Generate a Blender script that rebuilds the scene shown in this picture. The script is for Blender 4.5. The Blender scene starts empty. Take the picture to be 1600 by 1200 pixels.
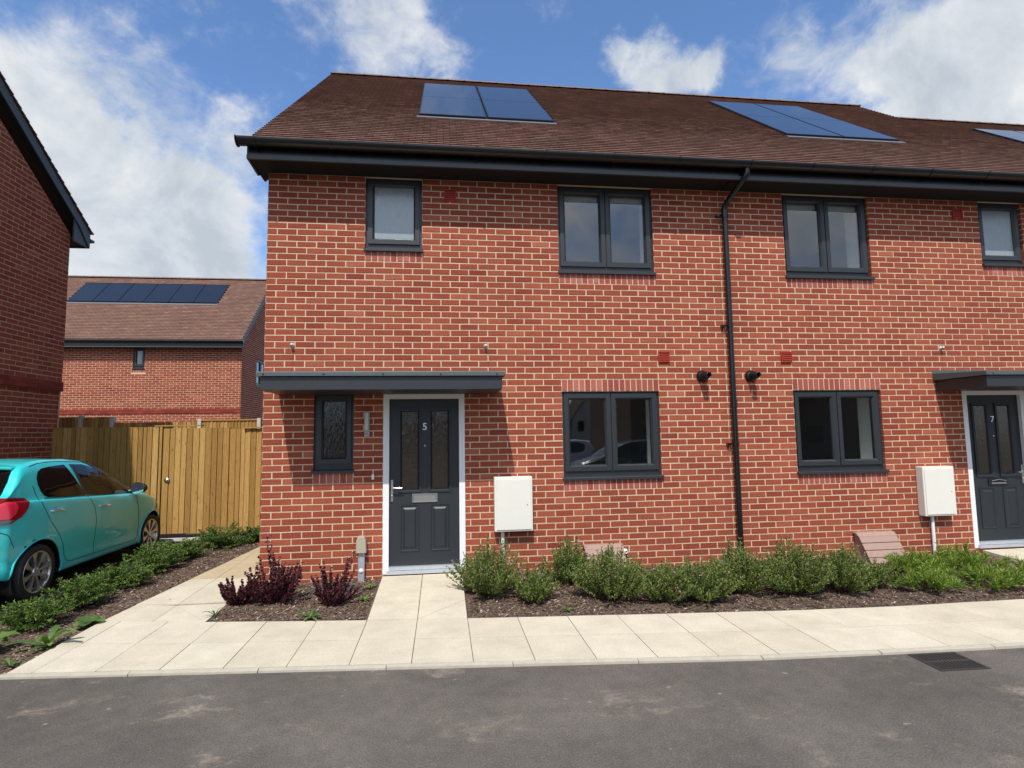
import bpy, bmesh, math, random
from mathutils import Vector, Matrix
random.seed(7)
R = math.radians
sc = bpy.context.scene
col = sc.collection

# ------------------------------------------------------------------ camera
YAW, PITCH, ROLL = R(7.09890329), R(5.13894233), R(-0.8642181)
cy_, sy_, cp_, sp_ = math.cos(YAW), math.sin(YAW), math.cos(PITCH), math.sin(PITCH)
fwd = Vector((sy_*cp_, cy_*cp_, sp_)); rgt = Vector((cy_, -sy_, 0)); up = rgt.cross(fwd)
r2 = math.cos(ROLL)*rgt + math.sin(ROLL)*up
u2 = -math.sin(ROLL)*rgt + math.cos(ROLL)*up
cam = bpy.data.cameras.new('camera'); camo = bpy.data.objects.new('camera', cam); col.objects.link(camo)
m3 = Matrix((r2, u2, -fwd)).transposed()
camo.matrix_world = Matrix.Translation((2.03587, -6.73916, 1.65728)) @ m3.to_4x4()
cam.sensor_width = 36; cam.lens = 880/1600*36; cam.clip_start = 0.05; cam.clip_end = 2000
sc.camera = camo
# ------------------------------------------------------------------ light and sky
SUN_DIR = Vector((0.162, 0.69, -1.0)).normalized()      # the way light travels
SUN_STRENGTH, SKY_STRENGTH, EXPOSURE = 4.9, 0.15, 0.0
sun = bpy.data.lights.new('sun', 'SUN'); sun.energy = SUN_STRENGTH; sun.angle = R(0.5); sun.color = (1, .945, .85)
suno = bpy.data.objects.new('sun', sun); col.objects.link(suno)
suno.rotation_euler = SUN_DIR.to_track_quat('-Z', 'Y').to_euler(); suno.location = (0, -10, 20)
w = bpy.data.worlds.new('World'); sc.world = w; w.use_nodes = True
nt = w.node_tree; nt.nodes.clear()

class NG:
    """tiny node graph helper"""
    def __init__(s, tree): s.t = tree
    def n(s, typ, **kw):
        nd = s.t.nodes.new(typ)
        ins = kw.pop('ins', {})
        for k, v in kw.items(): setattr(nd, k, v)
        for k, v in ins.items(): s.set(nd.inputs[k], v)
        return nd
    def set(s, sock, v):
        if isinstance(v, bpy.types.NodeSocket): s.t.links.new(v, sock)
        else:
            if isinstance(v, tuple) and len(v) == 3 and sock.type == 'RGBA': v = (*v, 1)
            sock.default_value = v
    def math(s, op, a, b=0.0, c=0.0, clamp=False):
        nd = s.n('ShaderNodeMath', operation=op, use_clamp=clamp)
        s.set(nd.inputs[0], a); s.set(nd.inputs[1], b); s.set(nd.inputs[2], c); return nd.outputs[0]
    def vec(s, op, a, b=(0, 0, 0)):
        nd = s.n('ShaderNodeVectorMath', operation=op); s.set(nd.inputs[0], a)
        if op == 'SCALE': s.set(nd.inputs[3], b)
        else: s.set(nd.inputs[1], b)
        return nd.outputs[1] if op in ('DOT_PRODUCT', 'LENGTH', 'DISTANCE') else nd.outputs[0]
    def ramp(s, fac, stops, interp='LINEAR'):
        nd = s.n('ShaderNodeValToRGB'); cr = nd.color_ramp; cr.interpolation = interp
        while len(cr.elements) < len(stops): cr.elements.new(0.5)
        for e, (p, c) in zip(cr.elements, stops):
            e.position = p; e.color = (c, c, c, 1) if isinstance(c, (int, float)) else (*c, 1)
        s.set(nd.inputs[0], fac); return nd.outputs[0]
    def mix(s, fac, a, b, blend='MIX'):
        nd = s.n('ShaderNodeMix', data_type='RGBA', blend_type=blend)
        s.set(nd.inputs[0], fac); s.set(nd.inputs[6], a); s.set(nd.inputs[7], b); return nd.outputs[2]
    def noise(s, vec, scale, detail=4, rough=.5, dist=0.0, out=0):
        nd = s.n('ShaderNodeTexNoise', ins={'Scale': scale, 'Detail': detail, 'Roughness': rough, 'Distortion': dist})
        if vec is not None: s.set(nd.inputs['Vector'], vec)
        return nd.outputs[out]
    def maprange(s, v, a, b, c=0.0, d=1.0, smooth=False):
        nd = s.n('ShaderNodeMapRange', interpolation_type='SMOOTHSTEP' if smooth else 'LINEAR')
        for i, x in enumerate((v, a, b, c, d)): s.set(nd.inputs[i], x)
        return nd.outputs[0]

g = NG(nt)
sky = g.n('ShaderNodeTexSky', sky_type='NISHITA', sun_disc=False)
sky.sun_elevation = math.asin(-SUN_DIR.z)
sky.sun_rotation = math.atan2(-SUN_DIR.x, -SUN_DIR.y)
sky.air_density = 1.0; sky.dust_density = 0.6; sky.ozone_density = 3.0
tc = g.n('ShaderNodeTexCoord'); D = g.vec('NORMALIZE', tc.outputs['Generated'])
def pix(u, v):
    d = fwd + (u-800)/880*r2 - (v-600)/880*u2; d.normalize(); return tuple(d)
lobes = [  # a direction, its radius, its weight
    ((60, 430), .32, .90), ((250, 410), .25, .80), ((190, 275), .13, .42), ((0, 210), .15, .34), ((385, 215), .07, .42), ((350, 300), .10, .35),
    ((150, 130), .12, .24), ((260, 140), .10, .22), ((60, 90), .10, .20), ((330, 180), .07, .22), ((250, 60), .08, .12),
    ((600, 60), .10, .30), ((680, 95), .06, .30), ((520, 30), .10, .26), ((640, 30), .06, .2), ((1020, 100), .075, .60), ((965, 60), .045, .42), ((1090, 85), .045, .45), ((1060, 130), .05, .3),
    ((1460, 130), .15, .60), ((1400, 150), .07, .3), ((1620, 150), .26, .80), ((1540, 30), .16, .36), ((1250, 90), .09, .26), ((1230, 60), .06, .15)]
acc = None
Dw = g.vec('ADD', D, g.vec('SCALE', g.vec('SUBTRACT', g.noise(D, 7.0, 6, .62, out=1), (.5, .5, .5)), .17))
for (uv, rad, wt) in lobes:
    dist = g.vec('DISTANCE', Dw, pix(*uv))
    f = g.maprange(dist, rad, rad*.1, 0, wt, True)
    acc = f if acc is None else g.math('ADD', acc, f)
back = g.maprange(g.vec('DOT_PRODUCT', D, (0, -1, 0)), -.05, .35, 0, .40, True)
acc = g.math('ADD', acc, back)
st = g.vec('MULTIPLY', D, (1.0, 1.0, 1.5))
n1 = g.noise(st, 5.2, 10, .60, .3)
n2 = g.noise(g.vec('MULTIPLY', D, (6, 6, 10)), 3.0, 8, .66, .6)
dens = g.math('ADD', acc, g.math('MULTIPLY', g.math('SUBTRACT', n1, .5), 1.15))
dens = g.math('ADD', dens, g.math('MULTIPLY', g.math('SUBTRACT', n2, .5), .62))
mask = g.maprange(dens, .04, .70, 0, .96, True)
shade = g.math('ADD', g.noise(g.vec('ADD', D, (.2, .1, .13)), 6.5, 9, .60, .4), g.math('MULTIPLY', g.math('MINIMUM', dens, 1.0), -.11))
ccol = g.ramp(shade, [(.26, (.62, .68, .75)), (.38, (.78, .83, .88)), (.50, (.97, .985, 1.0))])
skyc = g.vec('SCALE', sky.outputs[0], SKY_STRENGTH)
hs = g.mix(1.0, skyc, (1.02, 1.18, 1.36), 'MULTIPLY')
glare = g.maprange(g.vec('DOT_PRODUCT', D, tuple(-SUN_DIR)), .3, .97, 1.0, 1.7, True)      # clouds near the sun are brighter
cloudc = g.vec('SCALE', g.vec('SCALE', ccol, .88), glare)
full = g.mix(mask, hs, cloudc)
bg = g.n('ShaderNodeBackground', ins={'Color': full, 'Strength': 1.0})
g.t.links.new(bg.outputs[0], g.n('ShaderNodeOutputWorld').inputs[0])
vs = sc.view_settings; vs.view_transform = 'Standard'; vs.look = 'None'; vs.gamma = 1; vs.exposure = EXPOSURE; vs.use_curve_mapping = False
sc.cycles.max_bounces = 8; sc.cycles.transparent_max_bounces = 12

# ------------------------------------------------------------------ materials
M = {}
def mat(name):
    m = bpy.data.materials.new(name); m.use_nodes = True; t = m.node_tree
    b = t.nodes['Principled BSDF']; M[name] = m
    return m, NG(t), b
def simple(name, c, rough=.5, metal=0.0, spec=.5, nscale=0, namt=.1, bump=0.0, coat=0.0):
    m, q, b = mat(name)
    b.inputs['Roughness'].default_value = rough; b.inputs['Metallic'].default_value = metal
    b.inputs['Specular IOR Level'].default_value = spec; b.inputs['Coat Weight'].default_value = coat
    b.inputs['Coat Roughness'].default_value = .05
    if nscale:
        tc = q.n('ShaderNodeTexCoord').outputs['Object']
        n = q.noise(tc, nscale, 5, .6)
        cc = q.mix(n, tuple(x*(1-namt) for x in c), tuple(min(1, x*(1+namt)) for x in c)); q.set(b.inputs['Base Color'], cc)
        if bump:
            bp = q.n('ShaderNodeBump', ins={'Strength': bump, 'Distance': .002, 'Height': n}); q.set(b.inputs['Normal'], bp.outputs[0])
    else: b.inputs['Base Color'].default_value = (*c, 1)
    return m
def brickmat(name, stops, rough=.9):
    m, q, b = mat(name)
    geo = q.n('ShaderNodeNewGeometry'); tc = q.n('ShaderNodeTexCoord').outputs['Object']
    base = q.ramp(geo.outputs['Random Per Island'], stops)
    n = q.noise(tc, 45, 4, .65); n2 = q.noise(tc, 1.3, 3, .5)
    c = q.mix(1.0, base, q.ramp(n, [(.25, .78), (.75, 1.18)]), 'MULTIPLY')
    c = q.mix(1.0, c, q.ramp(n2, [(.3, .90), (.7, 1.10)]), 'MULTIPLY')
    pale = q.maprange(q.noise(tc, 7, 5, .7), .60, .78, 0, .14)
    c = q.mix(pale, c, (.50, .30, .22))
    q.set(b.inputs['Base Color'], c); b.inputs['Roughness'].default_value = rough; b.inputs['Specular IOR Level'].default_value = .2
    bp = q.n('ShaderNodeBump', ins={'Strength': .5, 'Distance': .003, 'Height': q.noise(tc, 110, 3, .6)}); q.set(b.inputs['Normal'], bp.outputs[0])
brickmat('brick', [(0, (.205, .042, .026)), (.06, (.230, .050, .029)), (.35, (.252, .058, .032)), (.7, (.272, .066, .036)), (.95, (.298, .078, .043)), (1, (.34, .105, .062))])
brickmat('brick_soldier', [(0, (.25, .056, .043)), (.5, (.31, .086, .068)), (1, (.38, .13, .105))])
brickmat('brick_belt', [(0, (.15, .028, .022)), (1, (.27, .05, .035))])
def mortar(name, c):
    m, q, b = mat(name); tc = q.n('ShaderNodeTexCoord').outputs['Object']
    q.set(b.inputs['Base Color'], q.mix(q.noise(tc, 30, 4, .6), tuple(x*.85 for x in c), tuple(x*1.1 for x in c))); b.inputs['Roughness'].default_value = .95
    b.inputs['Specular IOR Level'].default_value = .1
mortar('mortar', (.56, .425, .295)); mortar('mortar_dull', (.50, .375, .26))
m, q, b = mat('roof_tile')
geo = q.n('ShaderNodeNewGeometry'); tc = q.n('ShaderNodeTexCoord').outputs['Object']
c = q.ramp(geo.outputs['Random Per Island'], [(0, (.140, .073, .052)), (.5, (.158, .084, .060)), (.9, (.176, .095, .069)), (1, (.21, .118, .088))])
c = q.mix(1.0, c, q.ramp(q.noise(tc, .9, 4, .6), [(.3, .88), (.7, 1.12)]), 'MULTIPLY')
c = q.mix(1.0, c, q.ramp(q.noise(tc, 60, 3, .6), [(.3, .85), (.7, 1.15)]), 'MULTIPLY')
q.set(b.inputs['Base Color'], c); b.inputs['Roughness'].default_value = .8; b.inputs['Specular IOR Level'].default_value = .35
bp = q.n('ShaderNodeBump', ins={'Strength': .4, 'Distance': .002, 'Height': q.noise(tc, 140, 2, .6)}); q.set(b.inputs['Normal'], bp.outputs[0])
simple('roof_base', (.06, .036, .028), .9)
simple('ridge_tile', (.16, .10, .082), .8, nscale=20, namt=.25)
simple('anthracite', (.021, .024, .029), .42, nscale=90, namt=.12)          # window frames, fascia
simple('anthracite_door', (.015, .020, .026), .48, nscale=120, namt=.15)
simple('flashing', (.075, .088, .095), .45, metal=.1, nscale=8, namt=.12)
simple('fascia', (.050, .058, .062), .5, nscale=12, namt=.08)
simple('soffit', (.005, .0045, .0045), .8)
simple('anchor_zinc', (.55, .54, .52), .45)
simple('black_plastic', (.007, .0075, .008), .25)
simple('white_upvc', (.70, .71, .73), .35, nscale=15, namt=.03)
simple('white_box', (.66, .65, .60), .45, nscale=9, namt=.035)
simple('steel', (.62, .62, .60), .28, metal=1.0)
simple('dull_metal', (.36, .36, .35), .42, metal=.85)
simple('galv', (.55, .60, .68), .38, metal=.6, nscale=12, namt=.1)
simple('beige_cap', (.36, .33, .25), .7)
simple('terracotta', (.34, .034, .016), .6)
simple('brick_far', (.13, .065, .05), .9, nscale=3, namt=.2)
simple('meter_lid', (.30, .20, .165), .75, nscale=25, namt=.15)
simple('lamp_diffuser', (.50, .49, .50), .4)
simple('panel_trim', (.012, .013, .016), .35)
simple('lead_grey', (.15, .155, .16), .5, metal=.3, nscale=10, namt=.15)
simple('room_wall', (.68, .68, .66), .9); simple('room_white', (.86, .86, .84), .7); simple('room_floor', (.18, .15, .12), .8)
simple('dark_void', (.012, .012, .012), .9)
simple('concrete_post', (.50, .47, .42), .9, nscale=25, namt=.12)
simple('tyre', (.018, .018, .018), .75, nscale=60, namt=.2)
simple('alloy', (.62, .61, .60), .3, metal=.9)
simple('chrome', (.85, .85, .85), .08, metal=1.0)
simple('tail_red', (.22, .003, .008), .10, coat=.6); simple('tail_bright', (.62, .02, .05), .2, coat=.6); simple('tail_clear', (.10, .08, .08), .12, coat=.6)
simple('car_glass', (.005, .0048, .0045), .03, spec=.22)
simple('car_trim', (.012, .012, .013), .35)
simple('cast_iron', (.055, .05, .048), .6, metal=.3, nscale=30, namt=.2)
simple('render_cream', (.50, .44, .36), .9, nscale=4, namt=.06)
simple('roof_far', (.06, .04, .035), .9, nscale=3, namt=.1)
# car paint
m, q, b = mat('car_paint')
b.inputs['Base Color'].default_value = (.030, .60, .61, 1); b.inputs['Roughness'].default_value = .32; b.inputs['Metallic'].default_value = .12
b.inputs['Coat Weight'].default_value = .75; b.inputs['Coat Roughness'].default_value = .03
# glass
def glassmat(name, tint, refl, rough=0.0, diff=None, bump=0.0, ior=1.52):
    m, q, b = mat(name); q.t.nodes.remove(b)
    f0 = 2*((ior-1)/(ior+1))**2; tc = q.n('ShaderNodeTexCoord').outputs['Object']
    gl = q.n('ShaderNodeBsdfGlossy', ins={'Color': (refl, refl, refl), 'Roughness': rough})
    if bump:
        v = q.vec('MULTIPLY', tc, (1, 1, .22))
        bp = q.n('ShaderNodeBump', ins={'Strength': bump, 'Distance': .01, 'Height': q.noise(v, 55, 3, .6, 1.2)}); q.set(gl.inputs['Normal'], bp.outputs[0])
    tr = q.n('ShaderNodeBsdfTransparent', ins={'Color': tint})
    base = tr.outputs[0]
    if diff:
        df = q.n('ShaderNodeBsdfDiffuse', ins={'Color': diff[0]})
        v = q.vec('MULTIPLY', tc, (1, 1, .22)); q.set(df.inputs['Color'], q.mix(q.noise(v, 50, 3, .6, 1.5), tuple(x*.75 for x in diff[0]), tuple(x*1.2 for x in diff[0])))
        mx = q.n('ShaderNodeMixShader', ins={0: diff[1]}); q.t.links.new(tr.outputs[0], mx.inputs[1]); q.t.links.new(df.outputs[0], mx.inputs[2]); base = mx.outputs[0]
    geo = q.n('ShaderNodeNewGeometry'); cosv = q.math('ABSOLUTE', q.vec('DOT_PRODUCT', geo.outputs['Incoming'], geo.outputs['Normal']))
    f2 = q.math('ADD', f0, q.math('MULTIPLY', q.math('POWER', q.math('SUBTRACT', 1.0, cosv, clamp=True), 5.0), 1-f0), clamp=True)
    mx = q.n('ShaderNodeMixShader', ins={0: f2}); q.t.links.new(base, mx.inputs[1]); q.t.links.new(gl.outputs[0], mx.inputs[2])
    q.t.links.new(mx.outputs[0], q.t.nodes['Material Output'].inputs[0])
glassmat('glass', (.66, .70, .68), 1.0, ior=1.66)
glassmat('glass_obscure', (.35, .38, .38), 1.0, .16, ((.34, .40, .42), .65), .5, ior=1.6)
glassmat('glass_deep', (.15, .15, .15), .8, .08, ((.015, .014, .014), .7), .25)
glassmat('glass_dark', (.22, .22, .22), .9, .10, ((.06, .045, .03), .7), .25)
# solar panel
m, q, b = mat('solar_cell'); tc = q.n('ShaderNodeTexCoord').outputs['Object']
sep = q.n('ShaderNodeSeparateXYZ'); q.set(sep.inputs[0], tc)
line = q.math('LESS_THAN', q.math('FRACT', q.math('MULTIPLY', sep.outputs[0], 24.0)), .08)
q.set(b.inputs['Base Color'], q.mix(line, (.007, .008, .011), (.022, .025, .032)))
b.inputs['Roughness'].default_value = .25; b.inputs['Specular IOR Level'].default_value = .35; b.inputs['Coat Weight'].default_value = .7; b.inputs['Coat Roughness'].default_value = .04; b.inputs['Coat IOR'].default_value = 1.5
# asphalt
def asphalt(name, c0, c1, stain):
    m, q, b = mat(name); tc = q.n('ShaderNodeTexCoord').outputs['Object']
    fine = q.noise(tc, 95, 3, .75); mid = q.noise(tc, 9, 5, .65); big = q.noise(tc, .8, 4, .55)
    c = q.mix(q.ramp(fine, [(.28, 0), (.72, 1)]), c0, c1)
    c = q.mix(1.0, c, q.ramp(mid, [(.3, .88), (.7, 1.12)]), 'MULTIPLY')
    c = q.mix(1.0, c, q.ramp(big, [(.35, .84), (.65, 1.18)]), 'MULTIPLY')
    v = q.vec('ADD', tc, q.vec('SCALE', q.noise(tc, 3, 3, .5, out=1), .4))
    st = q.noise(q.vec('MULTIPLY', v, (1, 2.0, 1)), 1.4, 8, .68)
    stm = q.math('MULTIPLY', q.maprange(st, .55, .70, 0, stain, True), q.maprange(q.noise(tc, 34, 4, .7), .36, .60, .25, 1.0))
    c = q.mix(stm, c, (.36, .305, .235))
    spk = q.n('ShaderNodeTexVoronoi', ins={'Scale': 7.0, 'Randomness': 1.0}); q.set(spk.inputs['Vector'], q.vec('ADD', q.vec('MULTIPLY', tc, (1, 1.6, 1)), q.vec('SCALE', q.noise(tc, 14, 2, .5, out=1), .07)))
    sp2 = q.n('ShaderNodeSeparateColor'); q.set(sp2.inputs[0], spk.outputs['Color'])
    spot = q.math('MULTIPLY', q.maprange(spk.outputs['Distance'], .16, .05, 0, 1, True), q.math('GREATER_THAN', sp2.outputs[0], .88))
    c = q.mix(q.math('MULTIPLY', spot, .55), c, (.36, .31, .26))
    grit = q.math('GREATER_THAN', q.noise(tc, 42, 2, .5), .70)
    c = q.mix(q.math('MULTIPLY', grit, .22), c, (.30, .28, .25))
    q.set(b.inputs['Base Color'], c); b.inputs['Roughness'].default_value = .93; b.inputs['Specular IOR Level'].default_value = .2
    bp = q.n('ShaderNodeBump', ins={'Strength': .7, 'Distance': .006, 'Height': q.math('ADD', fine, q.math('MULTIPLY', q.noise(tc, 30, 3, .6), .7))}); q.set(b.inputs['Normal'], bp.outputs[0])
asphalt('asphalt', (.062, .055, .049), (.158, .141, .125), .60); asphalt('asphalt_parking', (.035, .034, .033), (.10, .098, .095), .25)
m, q, b = mat('paving'); tc = q.n('ShaderNodeTexCoord').outputs['Object']; geo = q.n('ShaderNodeNewGeometry')
c = q.ramp(geo.outputs['Random Per Island'], [(0, (.54, .49, .385)), (.5, (.565, .515, .408)), (1, (.59, .54, .435))])
c = q.mix(1.0, c, q.ramp(q.noise(tc, 3, 5, .65), [(.3, .86), (.7, 1.06)]), 'MULTIPLY')
c = q.mix(1.0, c, q.ramp(q.noise(tc, 70, 4, .75), [(.3, .82), (.6, 1.04)]), 'MULTIPLY')
c = q.mix(q.maprange(q.noise(q.vec('MULTIPLY', tc, (1, 1.8, 1)), 2.2, 6, .7), .57, .80, 0, .45), c, (.33, .28, .20))
q.set(b.inputs['Base Color'], c); b.inputs['Roughness'].default_value = .9; b.inputs['Specular IOR Level'].default_value = .2
bp = q.n('ShaderNodeBump', ins={'Strength': .35, 'Distance': .003, 'Height': q.noise(tc, 120, 3, .6)}); q.set(b.inputs['Normal'], bp.outputs[0])
simple('kerb_stone', (.40, .37, .305), .9, nscale=14, namt=.22, bump=.3)
simple('paving_tan', (.44, .355, .23), .9, nscale=5, namt=.22, bump=.2)
simple('joint_sand', (.10, .08, .06), .95, nscale=20, namt=.3)
m, q, b = mat('soil'); tc = q.n('ShaderNodeTexCoord').outputs['Object']
c = q.mix(q.ramp(q.noise(tc, 26, 6, .75), [(.35, 0), (.68, 1)]), (.034, .021, .015), (.19, .13, .095))
q.set(b.inputs['Base Color'], c); b.inputs['Roughness'].default_value = .95
bp = q.n('ShaderNodeBump', ins={'Strength': 1, 'Distance': .02, 'Height': q.noise(tc, 40, 5, .7)}); q.set(b.inputs['Normal'], bp.outputs[0])
def islandmat(name, stops, rough=.7, trans=0.0, nsc=0, spec=.3):
    m, q, b = mat(name); geo = q.n('ShaderNodeNewGeometry')
    c = q.ramp(geo.outputs['Random Per Island'], stops)
    if nsc:
        tc = q.n('ShaderNodeTexCoord').outputs['Object']; c = q.mix(1.0, c, q.ramp(q.noise(tc, nsc, 3, .6), [(.3, .7), (.7, 1.25)]), 'MULTIPLY')
    q.set(b.inputs['Base Color'], c); b.inputs['Roughness'].default_value = rough; b.inputs['Specular IOR Level'].default_value = spec
    if trans:
        tl = q.n('ShaderNodeBsdfTranslucent'); q.set(tl.inputs[0], q.mix(1.0, c, (1.3, 1.5, .6), 'MULTIPLY'))
        mx = q.n('ShaderNodeMixShader', ins={0: trans}); q.t.links.new(b.outputs[0], mx.inputs[1]); q.t.links.new(tl.outputs[0], mx.inputs[2])
        q.t.links.new(mx.outputs[0], q.t.nodes['Material Output'].inputs[0])
islandmat('chips', [(0, (.05, .03, .02)), (.4, (.13, .082, .056)), (.85, (.22, .155, .115)), (1, (.42, .34, .27))], .9)
islandmat('leaf_hebe', [(0, (.06, .095, .024)), (.3, (.11, .165, .038)), (.65, (.17, .235, .058)), (.9, (.26, .32, .10)), (1, (.32, .22, .11))], .5, .25)
islandmat('leaf_lime', [(0, (.055, .11, .018)), (.5, (.14, .22, .03)), (.85, (.24, .33, .05)), (1, (.34, .40, .08))], .5, .3)
islandmat('leaf_juniper', [(0, (.035, .075, .016)), (.5, (.075, .135, .026)), (.85, (.15, .23, .045)), (1, (.26, .34, .08))], .6, .2)
islandmat('leaf_purple', [(0, (.035, .010, .016)), (.5, (.085, .024, .034)), (.85, (.14, .042, .052)), (1, (.22, .08, .075))], .45, .15)
islandmat('leaf_weed', [(0, (.06, .13, .03)), (1, (.17, .27, .07))], .5, .3)
islandmat('petal', [(0, (.40, .10, .32)), (1, (.55, .25, .48))], .6, .2)
simple('stem_brown', (.07, .04, .025), .8); simple('stem_dark', (.035, .015, .015), .8)
m, q, b = mat('fence_wood'); geo = q.n('ShaderNodeNewGeometry'); tc = q.n('ShaderNodeTexCoord').outputs['Object']
c = q.ramp(geo.outputs['Random Per Island'], [(0, (.27, .148, .043)), (.35, (.34, .19, .056)), (.7, (.40, .23, .070)), (1, (.48, .29, .10))])
v = q.vec('ADD', q.vec('MULTIPLY', tc, (1, 1, .07)), q.vec('SCALE', q.noise(tc, 3, 2, .5, out=1), .05))
c = q.mix(1.0, c, q.ramp(q.noise(v, 70, 5, .7, .6), [(.25, .60), (.55, 1.0), (.75, 1.18)]), 'MULTIPLY')
vo = q.n('ShaderNodeTexVoronoi', ins={'Scale': 5.0}); q.set(vo.inputs['Vector'], q.vec('MULTIPLY', tc, (2.0, 2.0, .8)))
c = q.mix(q.maprange(vo.outputs['Distance'], .15, .05, 0, .7), c, (.12, .06, .02))
q.set(b.inputs['Base Color'], c); b.inputs['Roughness'].default_value = .8; b.inputs['Specular IOR Level'].default_value = .25

# ------------------------------------------------------------------ mesh builder
def tag(o, label=None, cat=None, group=None, kind=None):
    if label: o['label'] = label
    if cat: o['category'] = cat
    if group: o['group'] = group
    if kind: o['kind'] = kind
    return o
def empty(name, loc=(0, 0, 0), rz=0, **kw):
    o = bpy.data.objects.new(name, None); col.objects.link(o); o.location = loc; o.rotation_euler = (0, 0, rz)
    o.empty_display_size = .1; return tag(o, **kw)
class MB:
    """collects faces; an optional map T turns every point (mirror, shift)"""
    def __init__(s, T=None, flip=False): s.v = []; s.f = []; s.mi = []; s.T = T; s.flip = flip; s.sm = []
    def add(s, vs, fs, mi=0, smooth=False):
        n = len(s.v)
        for p in vs: s.v.append(tuple(s.T(p)) if s.T else tuple(p))
        for f in fs:
            f = tuple(n+i for i in f); s.f.append(f[::-1] if s.flip else f); s.mi.append(mi); s.sm.append(smooth)
    def box(s, x0, x1, y0, y1, z0, z1, mi=0):
        vs = [(x, y, z) for z in (z0, z1) for y in (y0, y1) for x in (x0, x1)]
        s.add(vs, [(0, 2, 3, 1), (4, 5, 7, 6), (0, 1, 5, 4), (2, 6, 7, 3), (0, 4, 6, 2), (1, 3, 7, 5)], mi)
    def quad(s, a, b, c, d, mi=0): s.add([a, b, c, d], [(0, 1, 2, 3)], mi)
    def prism(s, poly, x0, x1, mi=0, axis='x'):
        """poly: 2D points; extruded along axis"""
        def P(a, p): return (a, p[0], p[1]) if axis == 'x' else ((p[0], a, p[1]) if axis == 'y' else (p[0], p[1], a))
        n = len(poly); vs = [P(x0, p) for p in poly]+[P(x1, p) for p in poly]
        fs = [tuple(range(n))[::-1], tuple(range(n, 2*n))]+[(i, (i+1) % n, n+(i+1) % n, n+i) for i in range(n)]
        s.add(vs, fs, mi)
    def tube(s, pts, r, n=10, mi=0, caps=True, smooth=True):
        pts = [Vector(p) for p in pts]; rs = r if isinstance(r, (list, tuple)) else [r]*len(pts)
        vs = []; prev = None
        for i, p in enumerate(pts):
            a = pts[max(i-1, 0)]; b = pts[min(i+1, len(pts)-1)]; d = (b-a).normalized()
            ref = Vector((0, 0, 1)) if abs(d.z) < .9 else Vector((1, 0, 0))
            if prev is not None: ref = prev
            x = (ref-d*ref.dot(d)).normalized(); y = d.cross(x); prev = x
            for k in range(n):
                t = 2*math.pi*k/n; vs.append(p+x*(rs[i]*math.cos(t))+y*(rs[i]*math.sin(t)))
        fs = [(i*n+k, i*n+(k+1) % n, (i+1)*n+(k+1) % n, (i+1)*n+k) for i in range(len(pts)-1) for k in range(n)]
        s.add(vs, fs, mi, smooth)
        if caps: 
            m0 = len(pts)-1
            s.add(vs[:n], [tuple(range(n))[::-1]], mi); s.add(vs[m0*n:], [tuple(range(n))], mi)
    def lathe(s, prof, c, axis, n=24, mi=0, smooth=True):
        """prof: (radius, height along axis)"""
        ax = Vector(axis).normalized(); ref = Vector((0, 0, 1)) if abs(ax.z) < .9 else Vector((1, 0, 0))
        x = (ref-ax*ref.dot(ax)).normalized(); y = ax.cross(x); c = Vector(c); vs = []
        for (r, h) in prof:
            for k in range(n):
                t = 2*math.pi*k/n; vs.append(c+ax*h+x*(r*math.cos(t))+y*(r*math.sin(t)))
        fs = [(i*n+k, i*n+(k+1) % n, (i+1)*n+(k+1) % n, (i+1)*n+k) for i in range(len(prof)-1) for k in range(n)]
        s.add(vs, fs, mi, smooth)
    def build(s, name, mats, parent=None, bevel=0, loc=None, seg=1):
        me = bpy.data.meshes.new(name)
        off = Vector(loc) if loc else Vector((0, 0, 0))
        me.from_pydata([tuple(Vector(v)-off) for v in s.v] if loc else s.v, [], s.f)
        if isinstance(mats, str): mats = [mats]
        for m_ in mats: me.materials.append(M[m_])
        me.polygons.foreach_set('material_index', s.mi); me.polygons.foreach_set('use_smooth', s.sm)
        me.update()
        o = bpy.data.objects.new(name, me); col.objects.link(o)
        if loc: o.location = loc
        if parent:
            o.parent = parent
            if parent.type == 'EMPTY' or True: o.matrix_parent_inverse = Matrix.Identity(4)
        if bevel:
            md = o.modifiers.new('bevel', 'BEVEL'); md.width = bevel; md.segments = seg; md.limit_method = 'ANGLE'; md.angle_limit = R(40)
        return o
def clip_half(poly, n, d):
    """keep the side n.p <= d of a 2D polygon"""
    out = []
    for i in range(len(poly)):
        a, b = poly[i], poly[(i+1) % len(poly)]
        da, db = n[0]*a[0]+n[1]*a[1]-d, n[0]*b[0]+n[1]*b[1]-d
        if da <= 0: out.append(a)
        if (da < 0 < db) or (db < 0 < da):
            t = da/(da-db); out.append(tuple(a[k]+t*(b[k]-a[k]) for k in range(len(a))))
    return out

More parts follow.
